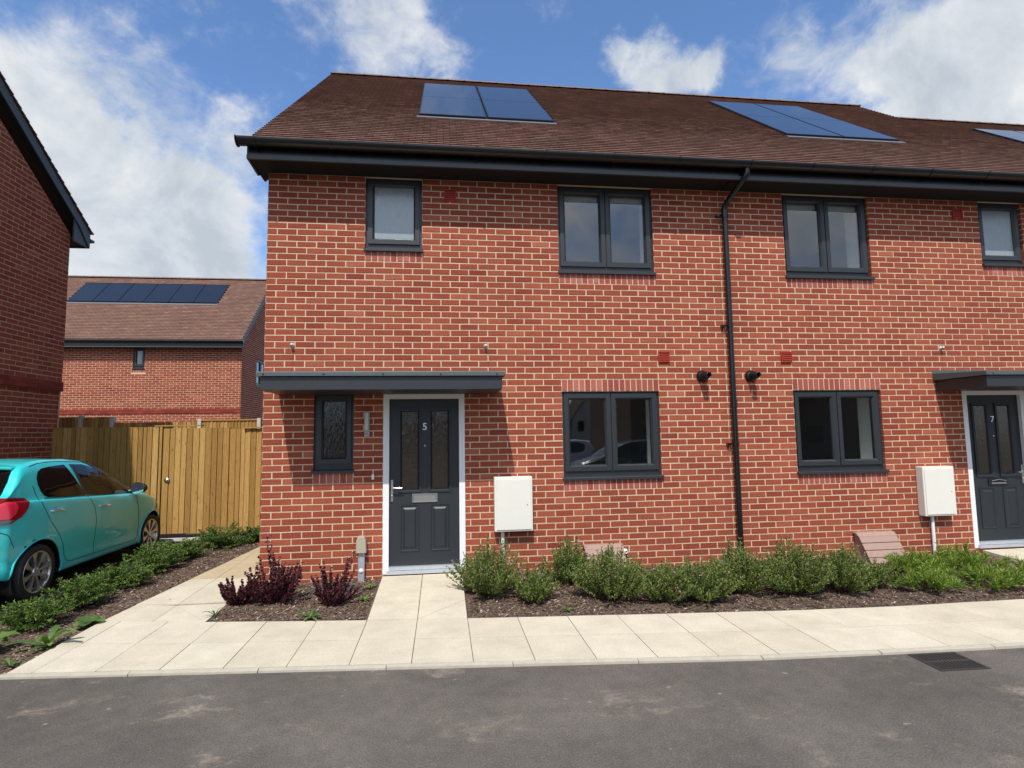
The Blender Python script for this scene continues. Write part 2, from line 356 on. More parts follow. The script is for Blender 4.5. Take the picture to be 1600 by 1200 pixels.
BL, BH, JT = .225, .075, .0056
def one_brick(mb, P, poly, mi):
    """poly in wall coordinates; P(u, z, outward)"""
    n = len(poly); cx = sum(p[0] for p in poly)/n; cz = sum(p[1] for p in poly)/n
    j = random.uniform(-.0012, .0012)
    ins = []
    for p in poly:
        dx, dz = cx-p[0], cz-p[1]
        ins.append((p[0]+(.0035 if dx > 0 else -.0035 if dx < 0 else 0), p[1]+(.003 if dz > 0 else -.003 if dz < 0 else 0)))
    vs = [P(a, b_, 0.0+j) for a, b_ in ins]+[P(a, b_, -.006) for a, b_ in poly]
    mb.add(vs, [tuple(range(n))]+[(i, n+i, n+(i+1) % n, (i+1) % n) for i in range(n)], mi)
def brick_wall(mb, P, u0, u1, z0, z1, holes=(), cuts=(), mib=0, mim=1, phase=0.0, skip=None, jit=.0016):
    """bricks in stretcher bond on a mortar bed; holes = (u0,u1,z0,z1); cuts = half planes kept"""
    n0, n1 = math.floor(z0/BH+1e-6), math.ceil(z1/BH-1e-6)
    for n in range(n0, n1):
        a, b_ = max(n*BH+JT, z0), min((n+1)*BH-JT, z1)
        if b_-a < .02: continue
        ivs = [(u0, u1)]
        for h in holes:
            if h[2] < b_-.01 and h[3] > a+.01:
                nv = []
                for (s0, s1) in ivs:
                    if h[0] > s0: nv.append((s0, min(s1, h[0])))
                    if h[1] < s1: nv.append((max(s0, h[1]), s1))
                ivs = [x for x in nv if x[1]-x[0] > .01]
        off = phase+(0 if n % 2 else BL/2)
        for (s0, s1) in ivs:
            k = math.floor((s0-off)/BL)
            while off+k*BL < s1:
                p0, p1 = max(off+k*BL+JT, s0), min(off+(k+1)*BL-JT, s1); k += 1
                if p1-p0 < .02: continue
                jj = lambda: random.uniform(-jit, jit)
                poly = [(p0+jj(), a+jj()), (p1+jj(), a+jj()), (p1+jj(), b_+jj()), (p0+jj(), b_+jj())]
                for c_ in cuts:
                    if poly: poly = clip_half(poly, c_[0], c_[1])
                if len(poly) < 3: continue
                one_brick(mb, P, poly, mib)
    # mortar bed with the same holes
    us = sorted({u0, u1, *[x for h in holes for x in h[:2] if u0 < x < u1]}); zs = sorted({z0, z1, *[x for h in holes for x in h[2:] if z0 < x < z1]})
    for i in range(len(us)-1):
        for k in range(len(zs)-1):
            cu, cz = (us[i]+us[i+1])/2, (zs[k]+zs[k+1])/2
            if any(h[0] < cu < h[1] and h[2] < cz < h[3] for h in holes): continue
            poly = [(us[i], zs[k]), (us[i+1], zs[k]), (us[i+1], zs[k+1]), (us[i], zs[k+1])]
            for c_ in cuts:
                if poly: poly = clip_half(poly, c_[0], c_[1])
            if len(poly) >= 3: mb.add([P(a, b_, -.0042) for a, b_ in poly], [tuple(range(len(poly)))], mim)

PITCH_R = R(40)
def tiles(mb, x0, x1, ye, ze, slen, ang, panels=(), jit=.0013, sgn=1, tw=.165, gauge=.1, cut=(True, True)):
    ca, sa = math.cos(ang), math.sin(ang)
    def P(x, s_, h): return (x, ye+sgn*(s_*ca-h*sa), ze+s_*sa+h*ca)
    nc = int(slen/gauge)
    for c in range(nc+1):
        s0 = c*gauge; s1 = min(s0+gauge+.03, slen+.02); off = (c % 2)*tw/2
        k = math.floor((x0-off)/tw)-1
        while off+k*tw < x1:
            a, b_ = off+k*tw+.003, off+(k+1)*tw-.003; k += 1; mid = (a+b_)/2
            if cut[0]: a = max(a, x0)
            elif mid < x0: continue
            if cut[1]: b_ = min(b_, x1)
            elif mid >= x1: continue
            if b_-a < .03: continue
            if any(a > p[0]-.05 and b_ < p[1]+.05 and s0 > p[2]-.06 and s0 < p[3]-.04 for p in panels): continue
            j = [random.uniform(-jit, jit) for _ in range(4)]; e = random.uniform(-.0025, .0025)
            h0, h1 = .028, .012
            vs = [P(a, s0+e, h0+j[0]), P(b_, s0+e, h0+j[1]), P(b_, s1, h1+j[2]-.004), P(a, s1, h1+j[3]-.004),
                  P(a, s0+e, h0-.016), P(b_, s0+e, h0-.016), P(b_, s1, -.002), P(a, s1, -.002)]
            mb.add(vs, [(0, 1, 2, 3), (4, 5, 1, 0), (5, 6, 2, 1), (3, 7, 4, 0)], 0)
    return P
def ridge(mb, x0, x1, y, z, r=.115, seg=.32):
    x = x0; i = 0
    while x < x1-.01:
        b_ = min(x+seg, x1); rr = r+(.0)
        for (a, c, q_) in ((x, b_, rr), (b_-.030, min(b_+.010, x1), rr+.005)):
            vs = []; n = 9
            for xx in (a, c):
                for k in range(n): t = math.pi*(.08+.84*k/(n-1)); vs.append((xx, y-math.cos(t)*q_, z-.045+math.sin(t)*q_*.72))
            mb.add(vs, [(k, k+1, n+k+1, n+k) for k in range(n-1)]+[tuple(range(n)), tuple(range(n, 2*n))], 0, False)
        x = b_; i += 1

# ------------------------------------------------------------------ windows and doors
def frame_rect(mb, x0, x1, z0, z1, wd, yf, yb, mi=0, bev=.012):
    """mitred frame: outer rect x0..x1, bar width wd, sloped inner lip"""
    o = [(x0, z0), (x1, z0), (x1, z1), (x0, z1)]
    i1 = [(x0+wd-bev, z0+wd-bev), (x1-wd+bev, z0+wd-bev), (x1-wd+bev, z1-wd+bev), (x0+wd-bev, z1-wd+bev)]
    i2 = [(x0+wd, z0+wd), (x1-wd, z0+wd), (x1-wd, z1-wd), (x0+wd, z1-wd)]
    vs = [(p[0], yb, p[1]) for p in o]+[(p[0], yf, p[1]) for p in o]+[(p[0], yf, p[1]) for p in i1]+[(p[0], yf+bev*1.3, p[1]) for p in i2]+[(p[0], yb, p[1]) for p in i2]
    fs = []
    for r_ in range(4):
        for k in range(4): fs.append((r_*4+k, r_*4+(k+1) % 4, (r_+1)*4+(k+1) % 4, (r_+1)*4+k))
    mb.add(vs, fs, mi)
def window(parent, T, flip, x0, x1, z0, z1, lights=2, glass='glass', yf=.045, sill=True, ceiling_strip=False):
    f = MB(T, flip); frame_rect(f, x0, x1, z0+.045, z1, .045, yf, yf+.07)
    if lights == 2: xm = (x0+x1)/2; f.box(xm-.022, xm+.022, yf+.001, yf+.069, z0+.0905, z1-.0455)
    f.box(x0+.001, x1-.001, yf+.002, yf+.068, z0+.0, z0+.0445)
    fo = f.build('window', 'anthracite', parent)
    xs = [(x0, x1)] if lights == 1 else [(x0, (x0+x1)/2), ((x0+x1)/2, x1)]
    for i, (a, b_) in enumerate(xs):
        la = .030 if i == 0 else .006; lb = .030 if i == len(xs)-1 else .006
        s = MB(T, flip); frame_rect(s, a+la, b_-lb, z0+.078, z1-.030, .072, yf-.020, yf+.05, bev=.02); s.build('sash', 'anthracite', fo)
        gq = MB(T, flip); gi = .068
        gq.quad((a+la+gi, yf+.018, z0+.078+gi), (b_-lb-gi, yf+.018, z0+.078+gi), (b_-lb-gi, yf+.018, z1-.030-gi), (a+la+gi, yf+.018, z1-.030-gi))
        gq.build('pane', glass, fo)
    if sill:
        s = MB(T, flip); s.prism([(-.035, z0-.028), (-.035, z0+.0), (-.030, z0+.006), (yf+.03, z0+.016), (yf+.03, z0-.010), (-.022, z0-.028)], x0-.012, x1+.012); s.build('sill', 'anthracite', fo)
    rv = MB(T, flip); yb = yf+.36
    rv.box(x1-.03, x1-.012, yf+.071, yb, z0+.05, z1-.03); rv.box(x0+.012, x0+.03, yf+.071, yb, z0+.05, z1-.03)
    rv.box(x0+.031, x1-.031, yf+.071, yb, z1-.065, z1-.045); rv.box(x0-.02, x1+.02, yf+.071, yb+.03, z0+.052, z0+.07)
    if lights == 2: rv.build('inner_reveal', 'room_white', fo)
    if ceiling_strip:
        s = MB(T, flip); s.box(x0+.05, x1-.05, yf+.075, yf+.10, z1-.165, z1-.08); s.build('ceiling_strip', 'white_upvc', fo)  # white strip added behind the glass, standing in for the lit ceiling
    return fo
def text_mesh(name, s, size, loc, parent, m_, rot=(math.pi/2, 0, 0)):
    cu = bpy.data.curves.new(name, 'FONT'); cu.body = s; cu.size = size; cu.extrude = .003; cu.align_x = 'CENTER'; cu.align_y = 'CENTER'; cu.offset = size*.012
    tmp = bpy.data.objects.new('tmp', cu); col.objects.link(tmp)
    dg = bpy.context.evaluated_depsgraph_get(); me = bpy.data.meshes.new_from_object(tmp.evaluated_get(dg)); bpy.data.objects.remove(tmp)
    me.materials.clear(); me.materials.append(M[m_]); o = bpy.data.objects.new(name, me); col.objects.link(o)
    o.location = loc; o.rotation_euler = rot; o.parent = parent; return o
def door(parent, T, flip, number, open_letterbox=False):
    X0, X1, Z0, Z1 = 1.35, 2.30, .085, 2.165
    root = MB(T, flip)
    fw = .068
    for (a, b_, c, d) in ((X0, X0+fw, Z0, Z1), (X1-fw, X1, Z0, Z1), (X0+fw, X1-fw, Z1-fw, Z1)):
        root.box(a, b_, .002, .10, c, d)
    # leaf with two glazed openings and two raised panels
    yl = .045
    leaf = MB(T, flip); lx0, lx1, lz0, lz1 = X0+fw+.003, X1-fw-.003, .168, Z1-fw-.003
    gz0, gz1 = 1.03, 1.955; gl = [(1.553, 1.755), (1.905, 2.107)]
    us = [lx0, gl[0][0], gl[0][1], gl[1][0], gl[1][1], lx1]; zs = [lz0, gz0, gz1, lz1]
    for i in range(5):
        for k in range(3):
            if k == 1 and i in (1, 3): continue
            leaf.box(us[i], us[i+1], yl, yl+.04, zs[k], zs[k+1])
    do = leaf.build('door', 'anthracite_door', parent)
    root.build('door_frame', 'white_upvc', do)
    mo = MB(T, flip)
    for (a, b_) in gl:
        frame_rect(mo, a-.030, b_+.030, gz0-.030, gz1+.030, .040, yl-.014, yl+.002, bev=.022)
    for (a, b_) in ((1.545, 1.765), (1.895, 2.115)):
        frame_rect(mo, a, b_, .325, .86, .022, yl-.008, yl+.001, bev=.012)
        c0, c1, d0, d1 = a+.034, b_-.034, .359, .826
        vs = [(c0, yl, d0), (c1, yl, d0), (c1, yl, d1), (c0, yl, d1), (c0+.02, yl-.012, d0+.02), (c1-.02, yl-.012, d0+.02), (c1-.02, yl-.012, d1-.02), (c0+.02, yl-.012, d1-.02)]
        mo.add(vs, [(0, 1, 5, 4), (1, 2, 6, 5), (2, 3, 7, 6), (3, 0, 4, 7), (4, 5, 6, 7)])
    mo.build('moulding', 'anthracite_door', do)
    for (a, b_) in gl:
        gq = MB(T, flip); gq.quad((a, yl+.012, gz0), (b_, yl+.012, gz0), (b_, yl+.012, gz1), (a, yl+.012, gz1)); gq.build('pane', 'glass_dark', do)
    h = MB(T, flip); h.box(1.438, 1.464, yl-.012, yl-.0005, .90, 1.15); h.tube([(1.451, yl-.012, 1.06), (1.451, yl-.055, 1.06), (1.47, yl-.06, 1.06), (1.57, yl-.06, 1.058)], .010, 10)
    h.lathe([(.009, 0), (.009, .012), (.0, .013)], (1.451, yl-.012, .97), (0, -1, 0), 12); h.build('handle', 'steel', do)
    lb = MB(T, flip); frame_rect(lb, 1.685, 1.975, .885, .985, .016, yl-.012, yl-.0005, bev=.004); lb.box(1.703, 1.957, yl-.009, yl-.001, .902, .968)
    lbo = lb.build('letterbox', 'dull_metal' if not open_letterbox else 'panel_trim', do)
    if open_letterbox:
        fl = MB(T, flip); fl.box(1.72, 1.94, yl-.02, yl-.010, .905, .925); fl.tube([(1.72, yl-.02, .945), (1.83, yl-.026, .965), (1.94, yl-.02, .945)], .006, 6); fl.build('flap', 'dull_metal', lbo)
    sp = MB(T, flip); sp.lathe([(.011, 0), (.011, .006), (.004, .008), (0, .008)], (1.83, yl, 1.545), (0, -1, 0), 14); sp.build('spyhole', 'steel', do)
    p = (1.83, yl-.003, 1.765); p = T(p) if T else p
    if number in ('5', '7'): text_mesh('door_number', number, .115, p, do, 'steel')
    th = MB(T, flip); th.box(X0+fw+.001, X1-fw-.001, -.012, .09, .128, .165); th.box(X0+fw-.02, X1-fw+.02, -.03, .09, .086, .124); th.build('threshold', 'galv', do)
    st = MB(T, flip); st.box(X0+.02, X1-.02, -.02, .1, .04, .082); st.build('step_brick', 'brick_belt', do)
    return do
def canopy(parent, T, flip):
    c = MB(T, flip); c.box(.18, 2.68, -.72, -.006, 2.150, 2.288); co = c.build('canopy', 'anthracite', parent, bevel=.003)
    f = MB(T, flip)
    f.prism([(-.752, 2.292), (-.752, 2.334), (-.748, 2.338), (-.004, 2.385), (-.004, 2.430), (-.001, 2.430), (-.001, 2.292)], .150, 2.715, axis='x')
    f.build('flashing', 'flashing', co, bevel=.002)
    for x in (.22, .82, 1.42, 2.02, 2.62): s = MB(T, flip); s.lathe([(.009, 0), (.009, .004), (0, .006)], (x, -.752, 2.312), (0, -1, 0), 10); s.build('fixing_screw', 'panel_trim', co)
    for x in (.312, 2.56):
        a = MB(T, flip); a.lathe([(.024, 0), (.024, .012), (.012, .018), (.012, .045), (.018, .05), (0, .055)], (x, 0, 2.73), (0, -1, 0), 14)
        ao = a.build('wall_anchor', 'anchor_zinc', co)
        wi = MB(T, flip); e = x+(-.14 if x < 1 else .05); wi.tube([(x, -.05, 2.72), (e, -.42, 2.365)], .0022, 5); wi.build('tie_wire', 'steel', ao)

SOL = 'solar_panel'
def roof_panel(parent, P, x0, x1, s0, s1, n, mid=True):
    """n black modules side by side set into the roof plane"""
    tr = MB(); 
    def bx(mb, a, b_, c, d, h0, h1, mi=0):
        vs = [P(x, s_, h) for h in (h0, h1) for s_ in (c, d) for x in (a, b_)]
        mb.add(vs, [(0, 2, 3, 1), (4, 5, 7, 6), (0, 1, 5, 4), (2, 6, 7, 3), (0, 4, 6, 2), (1, 3, 7, 5)], mi)
    bx(tr, x0-.04, x1+.04, s0-.04, s1+.035, -.01, .012)
    to = tr.build('panel_tray', 'panel_trim', parent)
    fl = MB(); bx(fl, x0-.02, x1+.02, s0-.13, s0-.045, .010, .030); fl.build('panel_flashing', 'lead_grey', parent)
    wd = (x1-x0)/n
    for i in range(n):
        a, b_ = x0+i*wd+.012, x0+(i+1)*wd-.012
        p = MB(); bx(p, a, b_, s0, s1, .013, .050); po = p.build(SOL, 'panel_trim', parent)
        cc = MB()
        segs = [(s0+.02, (s0+s1)/2-.008), ((s0+s1)/2+.008, s1-.02)] if mid else [(s0+.02, s1-.02)]
        for (c, d) in segs: cc.add([P(a+.015, c, .0515), P(b_-.015, c, .0515), P(b_-.015, d, .0515), P(a+.015, d, .0515)], [(0, 1, 2, 3)])
        cc.build('cell_sheet', 'solar_cell', po)

EAVE_Y, EAVE_Z, SLOPE = -.47, 4.965, 5.70      # lower edge of the tiles
def terrace_house(x0, mir, number, label, dz=0.0, xr=(None, None), full=True, panel=None, extras=None):
    """x runs 0..5.625 from the outer (door) side towards the party wall"""
    W = 5.625
    if mir: T = lambda p: (x0+W-p[0], p[1], p[2]+dz)
    else: T = lambda p: (x0+p[0], p[1], p[2]+dz)
    fl = mir
    root = empty('brick_house', (0, 0, 0), label=label, cat='house', group='brick houses of the terrace')
    op = {'u1': (1.125, 1.80, 3.90, 4.80), 'u2': (3.4875, 4.725, 3.675, 4.80), 'g1': (3.4875, 4.725, 1.125, 2.175), 'gs': (.5625, 1.0125, 1.275, 2.175)}
    dr = (1.35, 2.30, .075, 2.175)
    sold = [(1.125, 1.80, 3.75, 3.90), (3.4875, 4.725, 3.525, 3.675), (3.4875, 4.725, .975, 1.125), (3.4875, 4.725, 2.175, 2.325), (.5625, 1.0125, 1.125, 1.275)]
    holes = list(op.values())+[dr]+sold
    Pf = lambda u, z, o: (u, -o, z)
    wl = MB(T, fl); brick_wall(wl, Pf, 0, W, -.15, 4.95, holes)
    # reveals
    for k, (a, b_, c, d) in list(op.items())+[('d', dr)]:
        dep = .10
        brick_wall(wl, lambda u, z, o, b_=b_: (b_-o, u, z), .0, dep, c, d)
        brick_wall(wl, lambda u, z, o, a=a: (a+o, u, z), .0, dep, c, d)
        wl.box(a, b_, .006, dep, d-.002, d+.02, 1)
    # side gable wall
    if full:
        SW = 8.25
        wl2 = MB(T, fl); brick_wall(wl2, lambda u, z, o: (-o, u, z), 0, SW, -.15, 8.6, cuts=[((-.8391, 1), 4.86), ((.8391, 1), 4.86+SW*.8391)])
        wl.v, n0 = wl.v+wl2.v, len(wl.v); wl.f += [tuple(i+n0 for i in f) for f in wl2.f]; wl.mi += wl2.mi; wl.sm += wl2.sm
        wl.box(0, W, SW, SW+.1, -.1, 4.9, 0)
    wl.build('wall', ['brick', 'mortar'], root)
    for (a, b_, c, d) in sold:
        so = MB(T, fl); n = round((b_-a)/.073); wd = (b_-a)/n
        for i in range(n): one_brick(so, Pf, [(a+i*wd+.0045, c+.004), (a+(i+1)*wd-.0045, c+.004), (a+(i+1)*wd-.0045, d-.005), (a+i*wd+.0045, d-.005)], 0)
        so.quad((a, .0045, c), (b_, .0045, c), (b_, .0045, d), (a, .0045, d), 1)
        so.build('soldier_course', ['brick_soldier', 'mortar'], root)
    # rooms behind the glass
    rm = MB(T, fl)
    for (a, b_, c, d, dp) in ((.02, 1.30, .05, 2.45, 2.0), (2.36, W-.06, .05, 2.45, 3.6), (.02, 2.45, 2.72, 4.84, 2.2), (2.5, W-.06, 2.72, 4.84, 3.4)):
        rm.quad((a, .012, c), (b_, .012, c), (b_, dp, c), (a, dp, c), 1)
        rm.quad((a, .012, d), (b_, .012, d), (b_, dp, d), (a, dp, d), 2); rm.quad((a, dp, c), (b_, dp, c), (b_, dp, d), (a, dp, d), 0)
        rm.quad((a, .012, c), (a, dp, c), (a, dp, d), (a, .012, d), 0); rm.quad((b_, .012, c), (b_, dp, c), (b_, dp, d), (b_, .012, d), 0)
    rm.build('interior', ['room_wall', 'room_floor', 'room_white'], root)
    window(root, T, fl, *op['u1'], lights=1, glass='glass_obscure'); window(root, T, fl, *op['u2'], ceiling_strip=True)
    window(root, T, fl, *op['g1']); window(root, T, fl, *op['gs'], lights=1, glass='glass_deep')
    door(root, T, fl, number, open_letterbox=(number == '7')); canopy(root, T, fl)
    # roof
    lo = 0 if not mir else 0
    a, b_ = xr
    rf = MB(lambda p: (p[0], p[1], p[2]+dz))
    pn = [] if not panel else [panel[:4]]
    PP = tiles(rf, a, b_, EAVE_Y, EAVE_Z, SLOPE, PITCH_R, pn, cut=(number == '5', number != '5'))
    P0 = lambda x, s_, h: tuple(Vector(PP(x, s_, h))+Vector((0, 0, dz)))
    yr, zr = EAVE_Y+SLOPE*math.cos(PITCH_R), EAVE_Z+SLOPE*math.sin(PITCH_R)
    rf.quad(PP(a+.02, -.02, -.01), PP(b_, -.02, -.01), PP(b_, SLOPE, -.01), PP(a+.02, SLOPE, -.01), 1)
    rf.quad((a, yr, zr), (b_, yr, zr), (b_, 2*yr-EAVE_Y, EAVE_Z), (a, 2*yr-EAVE_Y, EAVE_Z), 0)
    ro = rf.build('roof', ['roof_tile', 'roof_base'], root)
    rg = MB(lambda p: (p[0], p[1], p[2]+dz)); ridge(rg, a, b_, yr, zr+.0); rg.build('ridge_tiles', 'ridge_tile', ro)
    if panel: roof_panel(ro, P0, panel[0], panel[1], panel[2], panel[3], panel[4])
    # fascia, soffit, gutter
    ea, eb = (a-.07 if not mir and full else a), b_
    fs = MB(lambda p: (p[0], p[1], p[2]+dz)); fs.box(ea, eb, -.372, -.342, 4.785, 4.832)
    bb = MB(lambda p: (p[0], p[1], p[2]+dz)); bb.box(ea+.001, eb, -.356, -.343, 4.8325, 4.985); bb.build('gutter_shade_strip', 'black_plastic', root)  # upper fascia as a near-black strip: the gutter's shadow put into its colour
    if full: fs.prism([(-.36, 4.785), (0.02, 4.765), (.30, 5.0), (.33, 5.50), (-.36, 4.93)], ea, ea+.02); fs.prism([(.02, 4.80), (.25, 4.80), (3.85, 8.02), (3.85, 8.50), (3.75, 8.48), (.02, 5.32)], ea+.01, ea+.03)
    fs.build('fascia', 'fascia', root)
    sf = MB(lambda p: (p[0], p[1], p[2]+dz)); sf.box(ea+.02, eb, -.341, .002, 4.800, 4.812)
    if full: sf.box(ea+.02, a+.05, .002, .2, 4.800, 4.812)
    sf.build('soffit', 'soffit', root)
    gu = MB(lambda p: (p[0], p[1], p[2]+dz)); ga = ea-.085 if full else ea; n = 12
    def gut(x_a, x_b, r_, th, cap=False):
        cyy, czz = -.435, 4.975; vs = []
        for xx in (x_a, x_b):
            for rr in (r_, r_-th):
                for k in range(n+1): t = math.pi+math.pi*k/n; vs.append((xx, cyy+math.cos(t)*rr, czz+math.sin(t)*rr*1.0))
        m_ = n+1; fs_ = []
        for k in range(n): fs_ += [(k, k+1, 2*m_+k+1, 2*m_+k), (m_+k, 3*m_+k, 3*m_+k+1, m_+k+1), (k, m_+k, m_+k+1, k+1), (2*m_+k, 2*m_+k+1, 3*m_+k+1, 3*m_+k)]
        fs_ += [(0, 2*m_, 3*m_, m_), (n, m_+n, 3*m_+n, 2*m_+n)]; gu.add(vs, fs_, 0, False)
        if cap: gu.add(vs[:n+1], [tuple(range(n+1))], 0); gu.add(vs[2*m_:2*m_+n+1], [tuple(range(n+1))], 0)
    gut(ga, eb, .076, .005, True)
    if full: gut(ga, ga+.012, .088, .02, True)
    go = gu.build('gutter', 'black_plastic', root)
    x = ga+.20
    while x < eb-.1:
        gu = gb = MB(lambda p: (p[0], p[1], p[2]+dz)); gut(x-.014, x+.014, .083, .006); gb.box(x-.012, x+.012, -.372, -.357, 4.87, 4.975); gb.build('gutter_bracket', 'black_plastic', go); x += .82
    # vents, flue
    for (vx, vz) in ((4.80, 2.60), (2.143, 4.60)):
        v = MB(T, fl); v.box(vx-.072, vx+.072, -.012, -.002, vz-.072, vz+.072)
        for k in range(5): z_ = vz-.052+k*.026; v.prism([(-.026, z_-.006), (-.012, z_+.006), (-.012, z_-.008)], vx-.06, vx+.06)
        for xx in (vx-.069, vx+.069): v.box(xx-.004, xx+.004, -.026, -.0125, vz-.07, vz+.07)
        v.box(vx-.064, vx+.064, -.026, -.0126, vz+.060, vz+.07); v.build('vent_grille', 'terracotta', root)
    f = MB(T, fl); c = (5.30, 0, 2.355); f.lathe([(.078, 0), (.078, .012), (.070, .030), (.055, .045), (.048, .050), (.048, .13), (.040, .135), (.036, .15), (.036, .19), (.028, .19), (.028, .10)], c, (0, -1, 0), 28)
    f.lathe([(.064, .0), (.064, .006)], (5.30, -.03, 2.355), (0, -1, 0), 20); f.build('flue_terminal', 'black_plastic', root)
    # meter cupboard (same hand on every house)
    bx0 = 2.635 if not mir else W-(8.60-5.625-.0)  # keep local coordinate
    if mir: bx0, px = 5.625*2-8.62, 5.625*2-8.33
    else: px = 2.735
    mbx = MB(T, fl); mbx.box(bx0, bx0+.45, -.115, -.003, .535, 1.165); mo = mbx.build('meter_cupboard', 'white_box', root, bevel=.008, seg=2)
    dd = MB(T, fl); dd.box(bx0+.022, bx0+.43, -.124, -.1155, .555, 1.138); do_ = dd.build('cupboard_door', 'white_box', mo, bevel=.003)
    kk = MB(T, fl); kx = bx0+.385 if not mir else bx0+.065; kk.lathe([(.006, 0), (.006, .003), (0, .003)], (kx, -.124, .84), (0, -1, 0), 8); kk.build('key_lock', 'panel_trim', do_)
    cp = MB(T, fl); cp.tube([(px, -.035, .55), (px, -.035, .02)], .021, 12); cp.build('cable_pipe', 'white_upvc', root)
    return root, T, fl, P0

h5, T5, F5, _ = terrace_house(0, False, '5', 'red brick end house with dark door number 5 under a long flat canopy', xr=(-.06, 5.64), panel=(1.72, 3.66, 1.80, 4.94, 2))
h7, T7, F7, _ = terrace_house(5.625, True, '7', 'red brick terraced house with door number 7 to the right of the drainpipe', xr=(5.64, 11.02), full=False, panel=(7.25, 9.16, 1.80, 4.88, 2))
h9, T9, F9, _ = terrace_house(11.03, False, '9', 'furthest brick house of the terrace, its lower roof showing past the ridge step', dz=-.225, xr=(11.02, 16.6), full=False, panel=(12.92, 14.8, 1.6, 4.72, 2))
# step wall between the two roof heights
b_ = MB(); b_.prism([(EAVE_Y+.1, 4.80), (3.94, 8.50), (3.94, 8.66), (EAVE_Y-.0, 4.95)], 10.99, 11.015); b_.build('roof_step', 'roof_base', h7)

# things fixed only to house 5
dp = MB(); dp.tube([(5.80, -.425, 4.92), (5.80, -.425, 4.84), (5.78, -.40, 4.80), (5.70, -.13, 4.62), (5.675, -.075, 4.56), (5.672, -.07, 4.50)], .036, 14)
dp.tube([(5.672, -.07, 4.56), (5.668, -.07, 0.04)], .034, 14)
for z in (4.50, 2.05): dp.tube([(5.67, -.07, z), (5.67, -.07, z-.09)], .041, 14)
dpo = dp.build('drainpipe', 'black_plastic', h5)
for z in (4.45, 3.0, 1.5):
    c = MB(); c.tube([(5.67, -.07, z+.018), (5.67, -.07, z-.018)], .042, 14); c.box(5.575, 5.632, -.05, -.002, z-.013, z+.013); c.build('pipe_clip', 'black_plastic', dpo)
l = MB(); l.box(1.136, 1.196, -.022, -.002, 1.655, 1.945); lo_ = l.build('wall_lamp', 'dull_metal', h5, bevel=.004)
l = MB(); l.tube([(1.166, -.055, 1.73), (1.166, -.055, 1.935)], .026, 14); l.build('diffuser', 'lamp_diffuser', lo_)
l = MB(); l.lathe([(.016, 0), (.016, .018), (.0, .024)], (1.166, -.022, 1.685), (0, -1, 0), 12); l.build('sensor', 'steel', lo_)
l = MB(); l.box(1.222, 1.252, -.022, -.002, 1.165, 1.225); l.build('doorbell', 'white_upvc', h5, bevel=.004)
# service riser beside the door
sv = MB(); sv.box(1.085, 1.155, -.060, -.003, .0, .37); so = sv.build('cable_riser', 'galv', h5, bevel=.006)
sv = MB(); sv.prism([(1.062, .35), (1.178, .35), (1.172, .49), (1.155, .535), (1.085, .535), (1.068, .49)], -.095, -.002, axis='y'); sv.build('riser_cap', 'beige_cap', so, bevel=.006)
sv = MB(); sv.lathe([(.028, 0), (.028, .004), (0, .005)], (1.12, -.0605, .15), (0, -1, 0), 16); sv.build('riser_plate', 'white_upvc', so)
# curved gas meter covers standing on the beds
def gas_cover(x0, x1, zt, lab, cat='meter box', depth=.30, zb=-.02):
    o = empty('gas_meter_box', ((x0+x1)/2, -.1, 0), label=lab, cat=cat, group='brown gas meter covers against the brick wall')
    cx = (x0+x1)/2
    prof = [(-.002, zb), (-.002, zt), (-.06, zt), (-.10, zt-.03), (-depth, zb+.02), (-depth, zb)]
    b_ = MB(lambda p: (p[0]-cx, p[1]+.1, p[2])); b_.prism(prof, x0+.015, x1-.015); b_.build('case', 'meter_lid', o, bevel=.006)
    for k in range(4):
        t0, t1 = k/4+.01, (k+1)/4-.012
        A, B = Vector((0, -.10, zt-.03)), Vector((0, -depth, zb+.02)); n = Vector((0, -.75, .66))*.012
        p0, p1 = A.lerp(B, t0), A.lerp(B, t1)
        s = MB(lambda p: (p[0]-cx, p[1]+.1, p[2])); vs = []
        for xx in (x0, x1):
            for pp in (p0, p1, p1+n, p0+n): vs.append((xx, pp.y, pp.z))
        s.add(vs, [(0, 1, 2, 3), (7, 6, 5, 4), (0, 4, 5, 1), (1, 5, 6, 2), (2, 6, 7, 3), (3, 7, 4, 0)]); s.build('lid_rib', 'meter_lid', o, bevel=.003)
    s = MB(lambda p: (p[0]-cx, p[1]+.1, p[2])); s.prism([(-.003, zt+.001), (-.003, zt+.014), (-.07, zt+.012), (-.118, zt-.030), (-.105, zt-.034)], x0-.004, x1+.004); s.build('lid_top', 'meter_lid', o, bevel=.003)
    return o
gas_cover(7.22, 7.74, .345, 'brown ribbed gas meter cover standing in the bed left of the number 7 cupboard')
gas_cover(3.70, 4.17, .325, 'brown gas meter cover mostly hidden behind the bushes below the number 5 window')
t = empty('wall_outlet', (4.22, -.02, .235), label='small white pipe outlet poking from the brick beside the hidden meter cover', cat='pipe')
o = MB(); o.lathe([(.032, 0), (.032, .008), (.02, .014), (.02, .05), (.014, .05), (.014, .01)], (0, .02, 0), (0, -1, 0), 14); o.build('spout', 'white_upvc', t)

